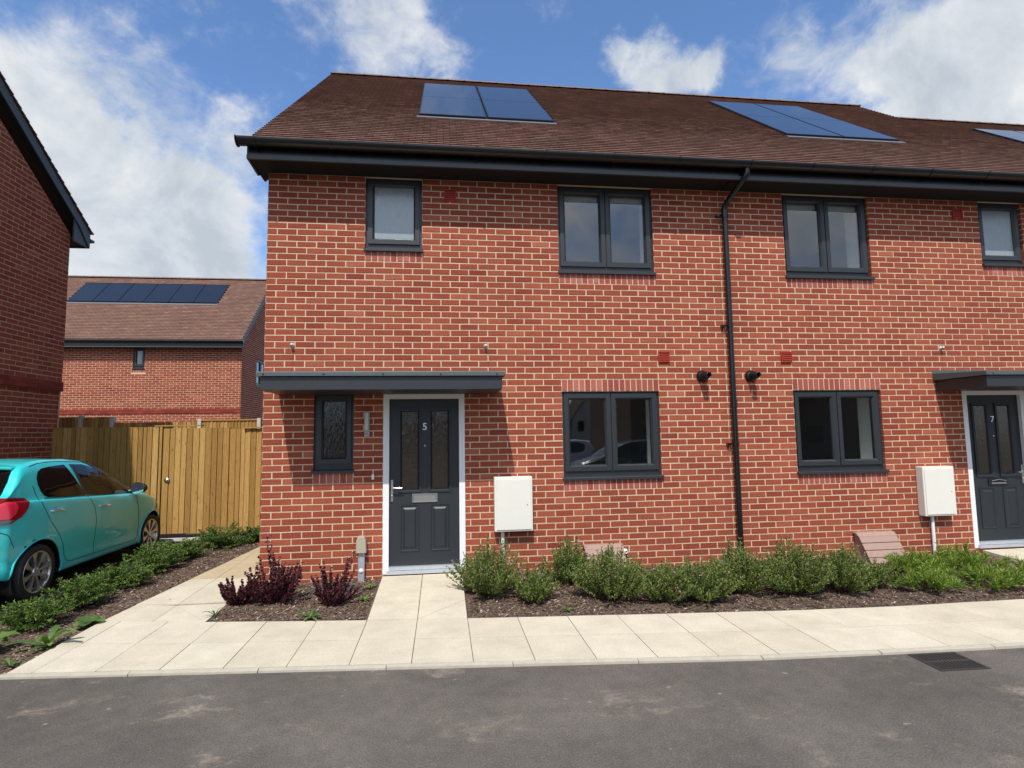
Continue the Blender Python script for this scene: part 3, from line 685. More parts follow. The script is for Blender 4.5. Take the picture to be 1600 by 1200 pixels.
# ------------------------------------------------------------------ ground
gnd = MB(); gnd.quad((-160, -160, -.09), (180, -160, -.09), (180, 120, -.09), (-160, 120, -.09)); tag(gnd.build('ground', 'joint_sand'), kind='structure')
front = [(-1.09, -2.10), (.68, -2.275), (2.54, -2.46), (4.43, -2.65), (5.43, -2.70), (6.5, -2.74), (8, -2.76), (10, -2.70), (14, -2.5), (20, -2.3)]
backe = [(-1.09, -.93), (-.11, -1.13), (1.35, -1.33), (2.26, -1.43), (3.24, -1.53), (4.42, -1.64), (5.32, -1.72), (6.26, -1.765), (7.6, -1.77), (9, -1.70), (10, -1.66), (14, -1.5), (20, -1.3)]
def itp(pl, x):
    if x <= pl[0][0]: (a, b_), (c, d) = pl[0], pl[1]
    else:
        for (a, b_), (c, d) in zip(pl, pl[1:]):
            if x <= c: break
    return b_+(d-b_)*(x-a)/(c-a)
# road: a finely divided sheet with very slight unevenness
rd = MB(); xs = [-45, -20, -10, -6, -4, -2.6, -1.9]+[-1.09+.6*i for i in range(20)]+[12, 14, 17, 20, 30, 50]
for i in range(len(xs)-1):
    e0, e1 = itp(front, xs[i])-.050, itp(front, xs[i+1])-.050
    if xs[i] < -1.2: e0 = e1 = -2.150
    if xs[i] >= 20: e0 = e1 = -2.3
    ys = [0, .5, 1.2, 2.2, 3.5, 5, 8, 20]
    for k in range(len(ys)-1):
        rd.quad((xs[i], e0-ys[k+1], -.022), (xs[i+1], e1-ys[k+1], -.022), (xs[i+1], e1-ys[k], -.022), (xs[i], e0-ys[k], -.022))
tag(rd.build('road', 'asphalt'), kind='structure')
pk = MB(); pk.quad((-12, -2.165, -.024), (-1.98, -2.165, -.024), (-1.98, 3.15, -.004), (-12, 3.15, -.004)); pk.quad((-1.98, -2.165, -.10), (-1.98, 3.15, -.10), (-1.98, 3.15, -.004), (-1.98, -2.165, -.024))
tag(pk.build('parking_bay', 'asphalt_parking'), kind='structure')
# flag pavement: each flag an island with a thin open joint
fl_ = MB(); base_ = MB()
def flag(mb, pts, z=0.0, mi=0, gap=.0028, h=.045, zf=None):
    cx = sum(p[0] for p in pts)/len(pts); cyy = sum(p[1] for p in pts)/len(pts)
    j = random.uniform(-.0012, .0012)
    q_ = []
    for (x, y) in pts:
        d = math.hypot(x-cx, y-cyy); f = max(0, 1-gap*1.5/d); X, Y = cx+(x-cx)*f, cyy+(y-cyy)*f
        q_.append((X, Y, (zf(X, Y) if zf else z)+j))
    n = len(q_); mb.add(q_+[(a, b_, c-h) for a, b_, c in q_], [tuple(range(n))]+[(i, n+i, n+(i+1) % n, (i+1) % n) for i in range(n)], mi)
joints = [-1.09]+[2.257+.4525*k for k in range(-7, 30)]
for i in range(len(joints)-1):
    a, b_ = joints[i], joints[i+1]
    if b_ > 15: break
    sk = .02*max(0, a-5.5)
    for k in range(2):
        def Y(x, t): return itp(front, x)*(1-t)+itp(backe, x)*t
        t0, t1 = k*.5, (k+1)*.5; 
        if k == 1 and a < 12: t1 = 1.0
        sh = lambda t: -.05*max(0, a-5.0)*t*.6
        flag(fl_, [(a+sh(t0), Y(a, t0)), (b_+sh(t0), Y(b_, t0)), (b_+sh(t1), Y(b_, t1)), (a+sh(t1), Y(a, t1))])
pz = lambda x, y: max(0, (y+1.33)/1.33)*.078
# path to door 5: two columns, five rows
Y0, Y1 = -1.33, -.035
for cidx, (a0, a1, b0, b1) in enumerate(((1.352, 1.335, 1.805, 1.80), (1.805, 1.80, 2.257, 2.262))):
    rows = [0, .34, .56, .79, 1.0] if cidx == 0 else [0, .36, .66, .80, 1.0]
    for k in range(4):
        ya = itp(backe, a0)+(Y1-itp(backe, a0))*rows[k]; yb = itp(backe, a0)+(Y1-itp(backe, a0))*rows[k+1]
        ya2 = itp(backe, b0)+(Y1-itp(backe, b0))*rows[k]; yb2 = itp(backe, b0)+(Y1-itp(backe, b0))*rows[k+1]
        if k == 0 and cidx == 1:      # the flag cut along a diagonal for the manhole
            flag(fl_, [(a0, ya), (b0, ya2), (b0, yb2)], zf=pz, gap=.0045); flag(fl_, [(a0, ya), (b0, yb2), (a0, yb)], zf=pz, gap=.0045)
        else: flag(fl_, [(a0, ya), (b0, ya2), (b0, yb2), (a0, yb)], zf=pz)
# side path along the gable
sz = lambda x, y: max(0, (y+.9)/4.0)*.07
ys = [-1.0, -.52, .0, .45, .9, 1.35, 1.8, 2.25, 2.7, 3.15]
for k in range(len(ys)-1):
    xl = lambda y: -1.09+max(0, y+.9)*.135
    xr_ = -.115
    if k == 0:
        flag(fl_, [(-1.09, -.93), (-.61, -1.03), (-.61, -.56), (-1.03, -.45)], zf=sz); flag(fl_, [(-.61, -1.03), (xr_, -1.13), (-.61, -.56)], zf=sz); flag(fl_, [(xr_, -1.13), (xr_, -.56), (-.61, -.56)], zf=sz)
    else:
        y0_, y1_ = ys[k], ys[k+1]
        flag(fl_, [(xl(y0_), y0_+(.06 if k == 1 else 0)), (-.61, y0_), (-.61, y1_), (xl(y1_), y1_)], zf=sz, mi=int(k > 2)); flag(fl_, [(-.61, y0_), (xr_, y0_), (xr_, y1_), (-.61, y1_)], zf=sz, mi=int(k > 2))
# path to door 7
for k in range(5):
    for (a, b_) in ((8.99, 9.44), (9.44, 9.89)): flag(fl_, [(a, -1.66+k*.32), (b_, -1.66+k*.32), (b_, -1.66+(k+1)*.32), (a, -1.66+(k+1)*.32)], zf=pz)
tag(fl_.build('pavement', ['paving', 'paving_tan']), kind='structure')
bs = MB()
for i in range(len(joints)-1):
    a, b_ = joints[i], joints[i+1]
    if b_ > 15: break
    bs.quad((a, itp(front, a), -.012), (b_, itp(front, b_), -.012), (b_, itp(backe, b_)+.03, -.012), (a, itp(backe, a)+.03, -.012))
bs.quad((-1.08, -1.1, -.012), (-.12, -1.2, -.012), (-.12, 3.15, .055), (-.53, 3.15, .055)); bs.quad((1.34, -1.4, -.012), (2.26, -1.45, -.012), (2.26, -.03, .066), (1.34, -.03, .066))
tag(bs.build('paving_bed', 'joint_sand'), kind='structure')
kb = MB(); x = -1.12; 
while x < 15:
    b_ = min(x+.915, 15); e0, e1 = itp(front, x), itp(front, b_); j = random.uniform(-.002, .002)
    vs = [(x+.003, e0-.046, -.006+j), (b_-.003, e1-.046, -.008+j), (b_-.003, e1-.004, -.001+j), (x+.003, e0-.004, -.001+j)]
    kb.add(vs+[(a, c-.0, d-.06) for a, c, d in vs], [(0, 1, 2, 3), (4, 5, 1, 0), (5, 6, 2, 1), (7, 4, 0, 3)]); x = b_
tag(kb.build('kerb_edging', 'kerb_stone'), kind='structure')
def noise2(x, y): return math.sin(x*7.1+y*3.3)*.5+math.sin(x*3.7-y*8.9+1.3)*.3+math.sin(x*17+y*13)*.2
def bed(name, outline, zf, nx=40, ny=24):
    """soil sheet filling a quad strip outline = (x0, x1, ylo(x), yhi(x))"""
    x0, x1, lo, hi = outline; mb = MB(); vs = []
    for i in range(nx+1):
        x = x0+(x1-x0)*i/nx
        for k in range(ny+1):
            t = k/ny; y = lo(x)+(hi(x)-lo(x))*t; e = min(1, 6*min(t, 1-t)+.15)
            vs.append((x, y, zf(x, y)+noise2(x*1.7, y*1.7)*.014*e))
    mb.add(vs, [(i*(ny+1)+k, (i+1)*(ny+1)+k, (i+1)*(ny+1)+k+1, i*(ny+1)+k+1) for i in range(nx) for k in range(ny)], 0, True)
    return tag(mb.build(name, 'soil'), kind='structure')
BEDS = [((-.11, 1.345, lambda x: itp(backe, x)+.005, lambda x: -.002), lambda x, y: -.012+max(0, (y+1.2))*.04, 900),
        ((2.262, 8.985, lambda x: itp(backe, x)+.005, lambda x: -.002), lambda x, y: -.012+max(0, (y+1.6))*.03, 4200),
        ((-1.975, -.60, lambda x: -2.16 if x < -1.10 else -.86, lambda x: 3.14), lambda x, y: -.03+max(0, (y+1.5))*.012, 2600),
        ((9.9, 15, lambda x: itp(backe, x)+.005, lambda x: -.002), lambda x, y: -.012+max(0, (y+1.6))*.03, 200)]
for i, (ol, zf, nchips) in enumerate(BEDS):
    bed('flower_bed', ol, zf)
    ch = MB(); x0, x1, lo, hi = ol
    for _ in range(int(nchips*4.2)):
        x = random.uniform(x0+.02, x1-.02); y = random.uniform(lo(x)+.015, hi(x)-.01)
        z = zf(x, y)+noise2(x*1.7, y*1.7)*.014+random.uniform(.000, .010)
        L, Wd, th = random.uniform(.010, .034), random.uniform(.005, .013), random.uniform(.002, .005)
        a = random.uniform(0, math.pi); tl = random.uniform(-.5, .5); dx, dy = math.cos(a)*L/2, math.sin(a)*L/2; ex, ey = -math.sin(a)*Wd/2, math.cos(a)*Wd/2; dzz = tl*L/2
        vs = [(x-dx-ex, y-dy-ey, z-dzz), (x+dx-ex, y+dy-ey, z+dzz), (x+dx+ex, y+dy+ey, z+dzz+th), (x-dx+ex, y-dy+ey, z-dzz+th)]
        ch.add(vs, [(0, 1, 2, 3)])
    tag(ch.build('bark_mulch', 'chips'), label='loose brown bark chippings covering the soil', cat='mulch', kind='stuff')
# drain grate in the road
dg = empty('drain_grate', (5.65, -2.92, -.02), -.04, label='black slotted iron drain grate set in the asphalt by the kerb', cat='drain')
d = MB(); x0, x1, y0, y1 = -.185, .185, -.155, .145
for (a, b_, c, e) in ((x0, x1, y0, y0+.018), (x0, x1, y1-.018, y1), (x0, x0+.018, y0+.0185, y1-.0185), (x1-.018, x1, y0+.0185, y1-.0185), (x0+.0185, x1-.0185, -.012, .008)): d.box(a, b_, c, e, -.03, .005)
d.build('grate_frame', 'cast_iron', dg)
d = MB()
for k in range(13):
    xx = x0+.032+k*.0255; d.box(xx-.0055, xx+.0055, y0+.019, -.0125, -.03, .004); d.box(xx-.0055, xx+.0055, .0085, y1-.019, -.03, .004)
d.build('grate_bars', 'cast_iron', dg)
d = MB(); d.quad((x0, y0, -.0006), (x1, y0, -.0006), (x1, y1, -.0006), (x0, y1, -.0006)); d.build('grate_void', 'dark_void', dg)

# ------------------------------------------------------------------ neighbouring house on the left (gable end on to us)
nb = empty('brick_house', (-4.2, 3.32, 0), label='shaded brick gable end at the left edge behind the turquoise car', cat='house')
LT = lambda p: (p[0]+4.2-4.2, p[1]-3.32, p[2])
NX, NY1, NSL = -4.2, 3.32, math.tan(R(34))
NE = 5.03           # soffit height
def nT(p): return (p[0]+4.2, p[1]-3.32, p[2])
NR = NY1-4.2        # ridge y
wl = MB(nT)
cuts = [((NSL, 1), NE+.12+NSL*NY1), ((-NSL, 1), NE+.12-NSL*(NY1-8.4))]
brick_wall(wl, lambda u, z, o: (NX+o, u, z), NY1-8.4, NY1, -.15, 2.475, phase=.05); brick_wall(wl, lambda u, z, o: (NX+.022+o, u, z), NY1-8.4, NY1+.02, 2.625, 8.3, cuts=cuts, phase=.05)
brick_wall(wl, lambda u, z, o: (NX-u, NY1+o, z), -.02, 8.0, -.15, 5.03)
wl.box(NX-8, NX-.01, NY1-8.4, NY1-8.3, -.1, 5.03, 0); wl.box(NX-8, NX-7.9, NY1-8.29, NY1-.02, -.1, 5.03, 0)
wl.quad((NX, NY1-8.4, 2.475), (NX+.04, NY1-8.4, 2.475), (NX+.04, NY1, 2.475), (NX, NY1, 2.475), 0)
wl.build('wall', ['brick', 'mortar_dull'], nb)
bt = MB(nT); brick_wall(bt, lambda u, z, o: (NX+.036+o, u, z), NY1-8.4, NY1+.036, 2.475, 2.625, phase=.05)
bt.quad((NX, NY1-8.4, 2.474), (NX+.034, NY1-8.4, 2.474), (NX+.034, NY1+.036, 2.474), (NX, NY1+.036, 2.474), 0); bt.build('belt_course', ['brick_belt', 'brick_belt'], nb)
# roof slabs with a tile edge at the verge
ang = R(34); vy = NY1+.40; vz = NE+.23
rf = MB(nT); PP = tiles(rf, NX-.9, NX+.16, vy, vz, 5.62, ang, sgn=-1)
rf.quad(PP(NX+.10, -.02, -.005), PP(NX-8, -.02, -.005), PP(NX-8, 5.62, -.005), PP(NX+.10, 5.62, -.005), 1); rf.quad(PP(NX+.10, -.02, -.05), PP(NX-8, -.02, -.05), PP(NX-8, 5.62, -.05), PP(NX+.10, 5.62, -.05), 1)
ry, rz = vy-5.62*math.cos(ang), vz+5.62*math.sin(ang)
rf.quad((NX+.14, ry, rz+.02), (NX-8, ry, rz+.02), (NX-8, ry-4.7, rz-4.7*NSL), (NX+.14, ry-4.7, rz-4.7*NSL), 0)
ro = rf.build('roof', ['roof_tile', 'roof_base'], nb); rg = MB(nT); ridge(rg, NX-8, NX+.14, ry, rz+.03); rg.build('ridge_tiles', 'ridge_tile', ro)
bg_ = MB(nT)
bo = lambda s_, h: (vy-s_*math.cos(ang)+h*math.sin(ang), vz+s_*math.sin(ang)+h*math.cos(ang))
bg_.prism([bo(0.05, -.01), bo(5.6, -.01), bo(5.6, -.16), bo(.30, -.16), (vy-.05, NE-.02), (vy-.045, NE+.15)], NX+.115, NX+.135)
bg_.prism([(vy-.055, NE-.02), (vy-.055, NE+.19), (NY1-.05, NE+.4), (NY1-.05, NE-.02)], NX+.095, NX+.1149)
bg_.build('bargeboard', 'fascia', nb)
sf = MB(nT); a_, b2 = bo(.28, -.15), bo(5.6, -.15)
sf.quad((NX+.02, a_[0], a_[1]), (NX+.114, a_[0], a_[1]), (NX+.114, b2[0], b2[1]), (NX+.02, b2[0], b2[1])); sf.box(NX-8, NX+.114, NY1+.002, vy-.045, NE, NE+.012); sf.build('soffit', 'soffit', nb)
fs = MB(nT); fs.box(NX-8, NX+.115, vy-.045, vy-.025, NE-.02, NE+.18); fs.build('fascia', 'fascia', nb)
gu_ = MB(nT); cy0, cz0 = vy+.035, NE+.155; n = 12
vs = []
for xx in (NX-8, NX+.13):
    for rr in (.058, .052):
        for k in range(n+1): t_ = math.pi+math.pi*k/n; vs.append((xx, cy0+math.cos(t_)*rr, cz0+math.sin(t_)*rr))
m_ = n+1; fs_ = []
for k in range(n): fs_ += [(k, k+1, 2*m_+k+1, 2*m_+k), (m_+k, 3*m_+k, 3*m_+k+1, m_+k+1)]
fs_ += [tuple(range(n+1)), tuple(range(2*m_, 2*m_+n+1))]
gu_.add(vs, fs_); gu_.build('gutter', 'black_plastic', nb)

# ------------------------------------------------------------------ the house beyond the fences
bh = empty('brick_house', (-4.88, 13.7, 0), label='distant brick house with a row of six solar panels behind the fences', cat='house')
BX, BY, BZ = -4.88, 13.7, 4.98
bT = lambda p: (p[0]-BX, p[1]-BY, p[2])
wl = MB(bT); win = (-8.40, -8.03, 4.10, 4.80)
brick_wall(wl, lambda u, z, o: (u, BY-o, z), -15.0, BX, 1.0, 4.95, holes=[win, (-8.45, -7.98, 3.95, 4.10), (-15.0, BX, 2.55, 2.70)])
bT2 = [(15.3, 16.5, 3.60, 4.65), (15.3, 16.5, 1.2, 2.3)]
brick_wall(wl, lambda u, z, o: (BX+o, u, z), BY, BY+6.1, 1.0, 8.6, holes=[(BY+a-13.7, BY+b_-13.7, c, d) for a, b_, c, d in bT2], cuts=[((-.9004, 1), 4.95-.9004*BY), ((.9004, 1), 4.95+.9004*(BY+6.1))])
wl.box(-15, BX, BY+6.0, BY+6.1, 0, 4.9, 0); wl.quad((-8.45, BY+.08, 3.9), (-7.98, BY+.08, 3.9), (-7.98, BY+.08, 4.8), (-8.45, BY+.08, 4.8), 1)
wl.build('wall', ['brick', 'mortar'], bh)
so = MB(bT)
for i in range(6): one_brick(so, lambda u, z, o: (u, BY-o, z), [(-8.445+i*.078+.004, 3.955), (-8.445+(i+1)*.078-.004, 3.955), (-8.445+(i+1)*.078-.004, 4.095), (-8.445+i*.078+.004, 4.095)], 0)
so.quad((-8.45, BY+.004, 3.95), (-7.98, BY+.004, 3.95), (-7.98, BY+.004, 4.1), (-8.45, BY+.004, 4.1), 1); so.build('soldier_course', ['brick_soldier', 'mortar'], bh)
bt = MB(bT); brick_wall(bt, lambda u, z, o: (u, BY-.02-o, z), -15.0, BX, 2.55, 2.70); bt.build('belt_course', ['brick_belt', 'brick_belt'], bh)
window(bh, lambda p: (p[0]-BX, p[1]+BY-BY, p[2]), False, *win, lights=1, glass='glass_obscure')
for (a, b_, c, d) in bT2:
    window(bh, lambda p, a=a: (-p[1], p[0]-BY, p[2]), False, a, b_, c, d, lights=2)
    v = MB(bT); v.quad((BX-.15, a, c), (BX-.15, b_, c), (BX-.15, b_, d), (BX-.15, a, d)); v.build('room_behind', 'dark_void', bh)
rf = MB(bT); PP = tiles(rf, -15.0, BX+.12, BY-.40, BZ, 4.58, R(42), [(-11.50, -6.30, 2.50, 4.05)], tw=.165)
rf.quad(PP(-15, 0, -.01), PP(BX+.1, 0, -.01), PP(BX+.1, 4.58, -.01), PP(-15, 4.58, -.01), 1)
ry, rz = BY-.4+4.58*math.cos(R(42)), BZ+4.58*math.sin(R(42)); rf.quad((-15, ry, rz), (BX+.12, ry, rz), (BX+.12, 2*ry-BY+.4, BZ), (-15, 2*ry-BY+.4, BZ), 0)
ro = rf.build('roof', ['roof_tile', 'roof_base'], bh); rg = MB(bT); ridge(rg, -15, BX+.12, ry, rz+.02); rg.build('ridge_tiles', 'ridge_tile', ro)
roof_panel(ro, lambda x, s_, h: (PP(x, s_, h)[0]-BX, PP(x, s_, h)[1]-BY, PP(x, s_, h)[2]), -11.50, -6.30, 2.58, 4.02, 6, mid=False)
fs = MB(bT); fs.box(-15, BX+.14, BY-.30, BY-.28, 4.78, 5.0)
ca, sa = math.cos(R(42)), math.sin(R(42)); bq = lambda s_, h: (BY-.40+s_*ca-h*sa, BZ+s_*sa+h*ca)
fs.prism([bq(.1, 0), bq(4.58, 0), bq(4.58, -.15), bq(.35, -.15), (BY-.28, 4.78)], BX+.10, BX+.12); fs.build('fascia', 'fascia', bh)
gt = MB(bT); gt.tube([(-15, BY-.36, 4.99), (BX+.16, BY-.36, 4.99)], .055, 10); gt.build('gutter', 'black_plastic', bh)
sf = MB(bT); sf.box(-15, BX+.1, BY-.28, BY, 4.80, 4.812); sf.build('soffit', 'soffit', bh)

# ------------------------------------------------------------------ houses across the road (they show as reflections)
def far_house(x0, x1, y, h, mt, lab, gable=False, wins=()):
    o = empty('house_opposite', ((x0+x1)/2, y, 0), label=lab, cat='house')
    T = lambda p: (p[0]-(x0+x1)/2, p[1]-y, p[2])
    wmb = MB(T)
    if gable: 
        xm = (x0+x1)/2; wmb.prism([(x0, -.1), (x1, -.1), (x1, h), (xm, h+(x1-x0)*.75), (x0, h)], y-7, y, axis='y')
    else: wmb.box(x0, x1, y-8, y, -.1, h)
    wmb.build('wall', mt, o)
    rmb = MB(T)
    if gable:
        xm = (x0+x1)/2; ht = (x1-x0)*.75
        for s_ in (-1, 1):
            e = x0-.25 if s_ < 0 else x1+.25; d_ = h-.25*1.5
            rmb.add([(e, y+.15, d_), (xm, y+.15, h+ht), (xm, y-7.1, h+ht), (e, y-7.1, d_), (e, y+.15, d_+.16), (xm, y+.15, h+ht+.18), (xm, y-7.1, h+ht+.18), (e, y-7.1, d_+.16)], [(0, 1, 2, 3), (4, 5, 6, 7), (0, 1, 5, 4), (0, 3, 7, 4)])
    else: rmb.prism([(y+.4, h-.15), (y-4, h+3.6), (y-8.4, h-.15)], x0-.15, x1+.15)
    rmb.build('roof', 'roof_far', o)
    for (a, b_, c, d) in wins:
        wq = MB(T); wq.box(a, b_, y+.003, y+.05, c, d); wo = wq.build('window', 'anthracite', o)
        pq = MB(T); pq.box(a+.08, b_-.08, y+.0505, y+.055, c+.08, d-.08); pq.build('pane', 'car_glass', wo)
W2 = lambda x, z0, z1, w_=1.0: (x, x+w_, z0, z1)
far_house(17.6, 21.6, -60, 3.4, 'render_cream', 'pale rendered gabled house reflected in the left pane of the number 5 window', True, [W2(18.3, 1.9, 3.2, .8), W2(20.0, 1.9, 3.2, .9)])
far_house(-20, 17.4, -61, 3.2, 'brick_far', 'distant brick terrace reflected left of the pale gabled house', False, [W2(x, .9, 2.0, 1.2) for x in (-6, 0, 6, 12, 15)])
far_house(21.8, 40, -62, 3.4, 'brick_far', 'distant brick terrace reflected right of the pale gabled house', False, [W2(x, .9, 2.0, 1.2) for x in (23, 27, 32)])
far_house(11.6, 28, -21, 5.1, 'brick_far', 'nearer dark brick terrace reflected in the right pane of the number 5 window', False, [W2(x, z, z+1.1, 1.2) for x in (12.3, 15, 18, 21, 24) for z in (.9, 3.4)])

# ------------------------------------------------------------------ fences
def board_run(mb, x0, x1, y, z0, z1f, wlo=.06, whi=.102, over=.012):
    x = x0
    while x < x1-.02:
        w_ = min(random.uniform(wlo, whi), x1-x); a = random.uniform(-.004, .004); zt = z1f(x)+random.uniform(-.004, .004); tl = random.uniform(-.002, .002)
        g_ = .003; vs = [(x, y-.004+a, z0), (x+w_-g_, y-.019+a, z0), (x+w_-g_, y+.008, z0), (x, y+.008, z0), (x+tl, y-.004+a, zt), (x+w_-g_+tl, y-.019+a, zt), (x+w_-g_, y+.008, zt), (x, y+.008, zt)]
        mb.add(vs, [(0, 1, 5, 4), (1, 2, 6, 5), (2, 3, 7, 6), (3, 0, 4, 7), (4, 5, 6, 7)]); x += w_
FY = 3.2
f1 = empty('timber_fence', (-3.4, FY, 0), label='close boarded timber fence between the shaded gable end and the gate', cat='fence')
T_ = lambda p: (p[0]+3.4, p[1]-FY, p[2])
b = MB(T_); board_run(b, -4.19, -2.57, FY, .06, lambda x: 1.875+(x+3.4)*-.006); b.build('boards', 'fence_wood', f1)
b = MB(T_); b.box(-4.25, -2.57, FY+.012, FY+.06, .35, .43); b.box(-4.25, -2.57, FY+.012, FY+.06, 1.5, 1.58); b.build('rail', 'fence_wood', f1)
b = MB(T_); b.box(-2.568, -2.53, FY-.02, FY+.07, .06, 1.87); b.build('gate_post', 'fence_wood', f1)
gtp = empty('garden_gate', (-2.5, FY, 0), label='boarded timber garden gate with a round steel lock', cat='gate')
T_ = lambda p: (p[0]+2.5, p[1]-FY, p[2])
b = MB(T_); board_run(b, -2.51, -1.58, FY-.004, .14, lambda x: 1.845, .08, .11); b.build('boards', 'fence_wood', gtp)
b = MB(T_); b.box(-2.51, -1.58, FY+.012, FY+.05, .35, .45); b.box(-2.51, -1.58, FY+.012, FY+.05, 1.5, 1.6); b.build('ledge', 'fence_wood', gtp)
b = MB(T_); b.box(-2.66, -1.93, FY-.012, FY+.10, 1.878, 1.898); b.build('top_rail', 'fence_wood', gtp)
b = MB(T_); b.lathe([(.042, 0), (.042, .006), (.034, .012), (.018, .013), (.018, .03), (.012, .034), (0, .034)], (-2.43, FY-.022, 1.00), (0, -1, 0), 20); b.build('lock', 'steel', gtp)
f2 = empty('timber_fence', (-1.2, FY, 0), label='timber fence panel between the gate and the corner of the end house', cat='fence')
T_ = lambda p: (p[0]+1.2, p[1]-FY, p[2])
b = MB(T_); b.box(-1.572, -1.48, FY-.035, FY+.06, .10, 1.84); b.build('gate_post', 'fence_wood', f2)
b = MB(T_); board_run(b, -1.478, .0, FY, .12, lambda x: 1.825); b.build('boards', 'fence_wood', f2)
b = MB(T_); b.box(-1.25, .0, FY-.06, FY+.06, 1.830, 1.855); b.build('capping', 'fence_wood', f2)
b = MB(T_); b.box(-1.478, .0, FY+.012, FY+.06, .35, .43); b.build('rail', 'fence_wood', f2)
gb_ = MB(); gb_.box(-4.1, -.9, FY-.04, FY+.05, .02, .062); tag(gb_.build('edging', 'concrete_post'), kind='structure')
f3 = empty('garden_fence', (-3.4, 5.5, 0), label='taller back garden fence with concrete posts seen over the gate', cat='fence')
T_ = lambda p: (p[0]+3.4, p[1]-5.5, p[2])
segs = [(-6.6, -4.62, 2.135), (-4.53, -3.62, 2.12), (-3.62, -2.92, 2.045)]
for (a, b2, zt) in ((-6.6, -5.14, 2.14), (-5.10, -4.58, 2.13), (-4.50, -3.55, 2.015), (-3.54, -2.93, 2.02), (-2.84, -1.77, 2.03), (-1.68, .4, 1.80)):
    b = MB(T_); board_run(b, a, b2, 5.5, .1, lambda x: zt, .06, .085); b.build('panel', 'fence_wood', f3)
for (x, zt) in ((-5.12, 2.17), (-4.54, 2.14), (-2.885, 2.075), (-1.725, 2.075)):
    b = MB(T_); b.box(x-.038, x+.038, 5.46, 5.55, .0, zt); b.build('post', 'concrete_post', f3, bevel=.006)
b = MB(T_); b.box(-2.845, -1.765, 5.47, 5.53, 2.032, 2.062); b.build('capping', 'fence_wood', f3)

# ------------------------------------------------------------------ plants
def leaf(mb, p, d, L, Wd, curl=.25, mi=0, rnd=random):
    d = d.normalized(); ref = Vector((rnd.uniform(-1, 1), rnd.uniform(-1, 1), rnd.uniform(-.3, 1.5)))
    s = d.cross(ref)
    if s.length < .05: s = d.cross(Vector((1, 0, 0)))
    s.normalize(); nrm = s.cross(d)
    mid = p+d*L*.5+nrm*L*curl*.3; tip = p+d*L
    mb.add([p, mid+s*Wd/2+nrm*Wd*.18, tip, mid-s*Wd/2+nrm*Wd*.18, mid], [(0, 4, 1), (4, 2, 1), (0, 3, 4), (4, 3, 2)], mi)
def shrub(loc, rx, ry, h, n_st, lab, group, m_leaf='leaf_hebe', m_stem='stem_brown', L=.042, Wd=.011, per=16, seed=1, upright=.6, flowers=0, name='shrub', cat='shrub', pair=4, base=.22, hv=(.80, 1.06)):
    rn = random.Random(seed); o = empty(name, loc, label=lab, cat=cat, group=group)
    lf, st = MB(), MB(); fl_b = MB()
    ph0 = rn.uniform(0, 6.28)
    for i in range(n_st):
        a = rn.uniform(0, 2*math.pi); rr = math.sqrt(rn.uniform(0, 1)); k = 1+.20*math.sin(a*3+ph0)+.12*math.sin(a*5+ph0*2)
        ex, ey = math.cos(a)*rr*rx*k, math.sin(a)*rr*ry*k
        ez = h*(math.sqrt(max(0, 1-rr*rr*.85))*upright+(1-upright)*rn.uniform(.35, 1))*rn.uniform(*hv)*(1+.15*math.sin(a*2+ph0))
        p0 = Vector((ex*.22, ey*.22, 0)); p3 = Vector((ex, ey, max(ez, .03)))
        p1 = p0.lerp(p3, .45)+Vector((ex*.14, ey*.14, -ez*.02)); 
        pts = []
        for q_ in range(6):
            t = q_/5; pts.append(p0*(1-t)**2+p1*2*t*(1-t)+p3*t*t+Vector((rn.uniform(-.006, .006), rn.uniform(-.006, .006), 0)))
        st.tube(pts, [.0035*(1-.7*q_/5) for q_ in range(6)], 4, caps=False)
        for q_ in range(per):
            t = base+(1-base)*(q_+rn.random())/per; t = min(t, .999); sgi = int(t*5); ft = t*5-sgi; p = pts[sgi].lerp(pts[min(sgi+1, 5)], ft)
            ax = (pts[min(sgi+1, 5)]-pts[sgi]).normalized()
            for c in range(pair):
                out = Vector((rn.gauss(0, 1), rn.gauss(0, 1), rn.gauss(0, .7))); out = (out-ax*out.dot(ax))
                if out.length < .01: continue
                d = out.normalized()*rn.uniform(.5, 1.1)+ax*rn.uniform(.4, 1.1)+Vector((0, 0, .15))
                s_ = rn.uniform(.65, 1.15)*(1 if t < .9 else .75)
                leaf(lf, p, d, L*s_, Wd*s_, rnd=rn)
    if flowers:
        for _ in range(flowers):
            a = rn.uniform(0, 6.28); rr = rn.uniform(.3, .95); p = Vector((math.cos(a)*rr*rx, math.sin(a)*rr*ry-.0, h*rn.uniform(.45, .95)*math.sqrt(1-rr*rr*.6)))
            fl_b = MB()
            for c in range(9): leaf(fl_b, p, Vector((rn.gauss(0, 1), rn.gauss(0, 1), rn.uniform(-.2, 1.2))), .017, .010, rnd=rn)
            fl_b.build('flower', 'petal', o)
    st.build('stem', m_stem, o); lf.build('foliage', m_leaf, o)
    return o
GH = 'green hebe bushes along the right bed'
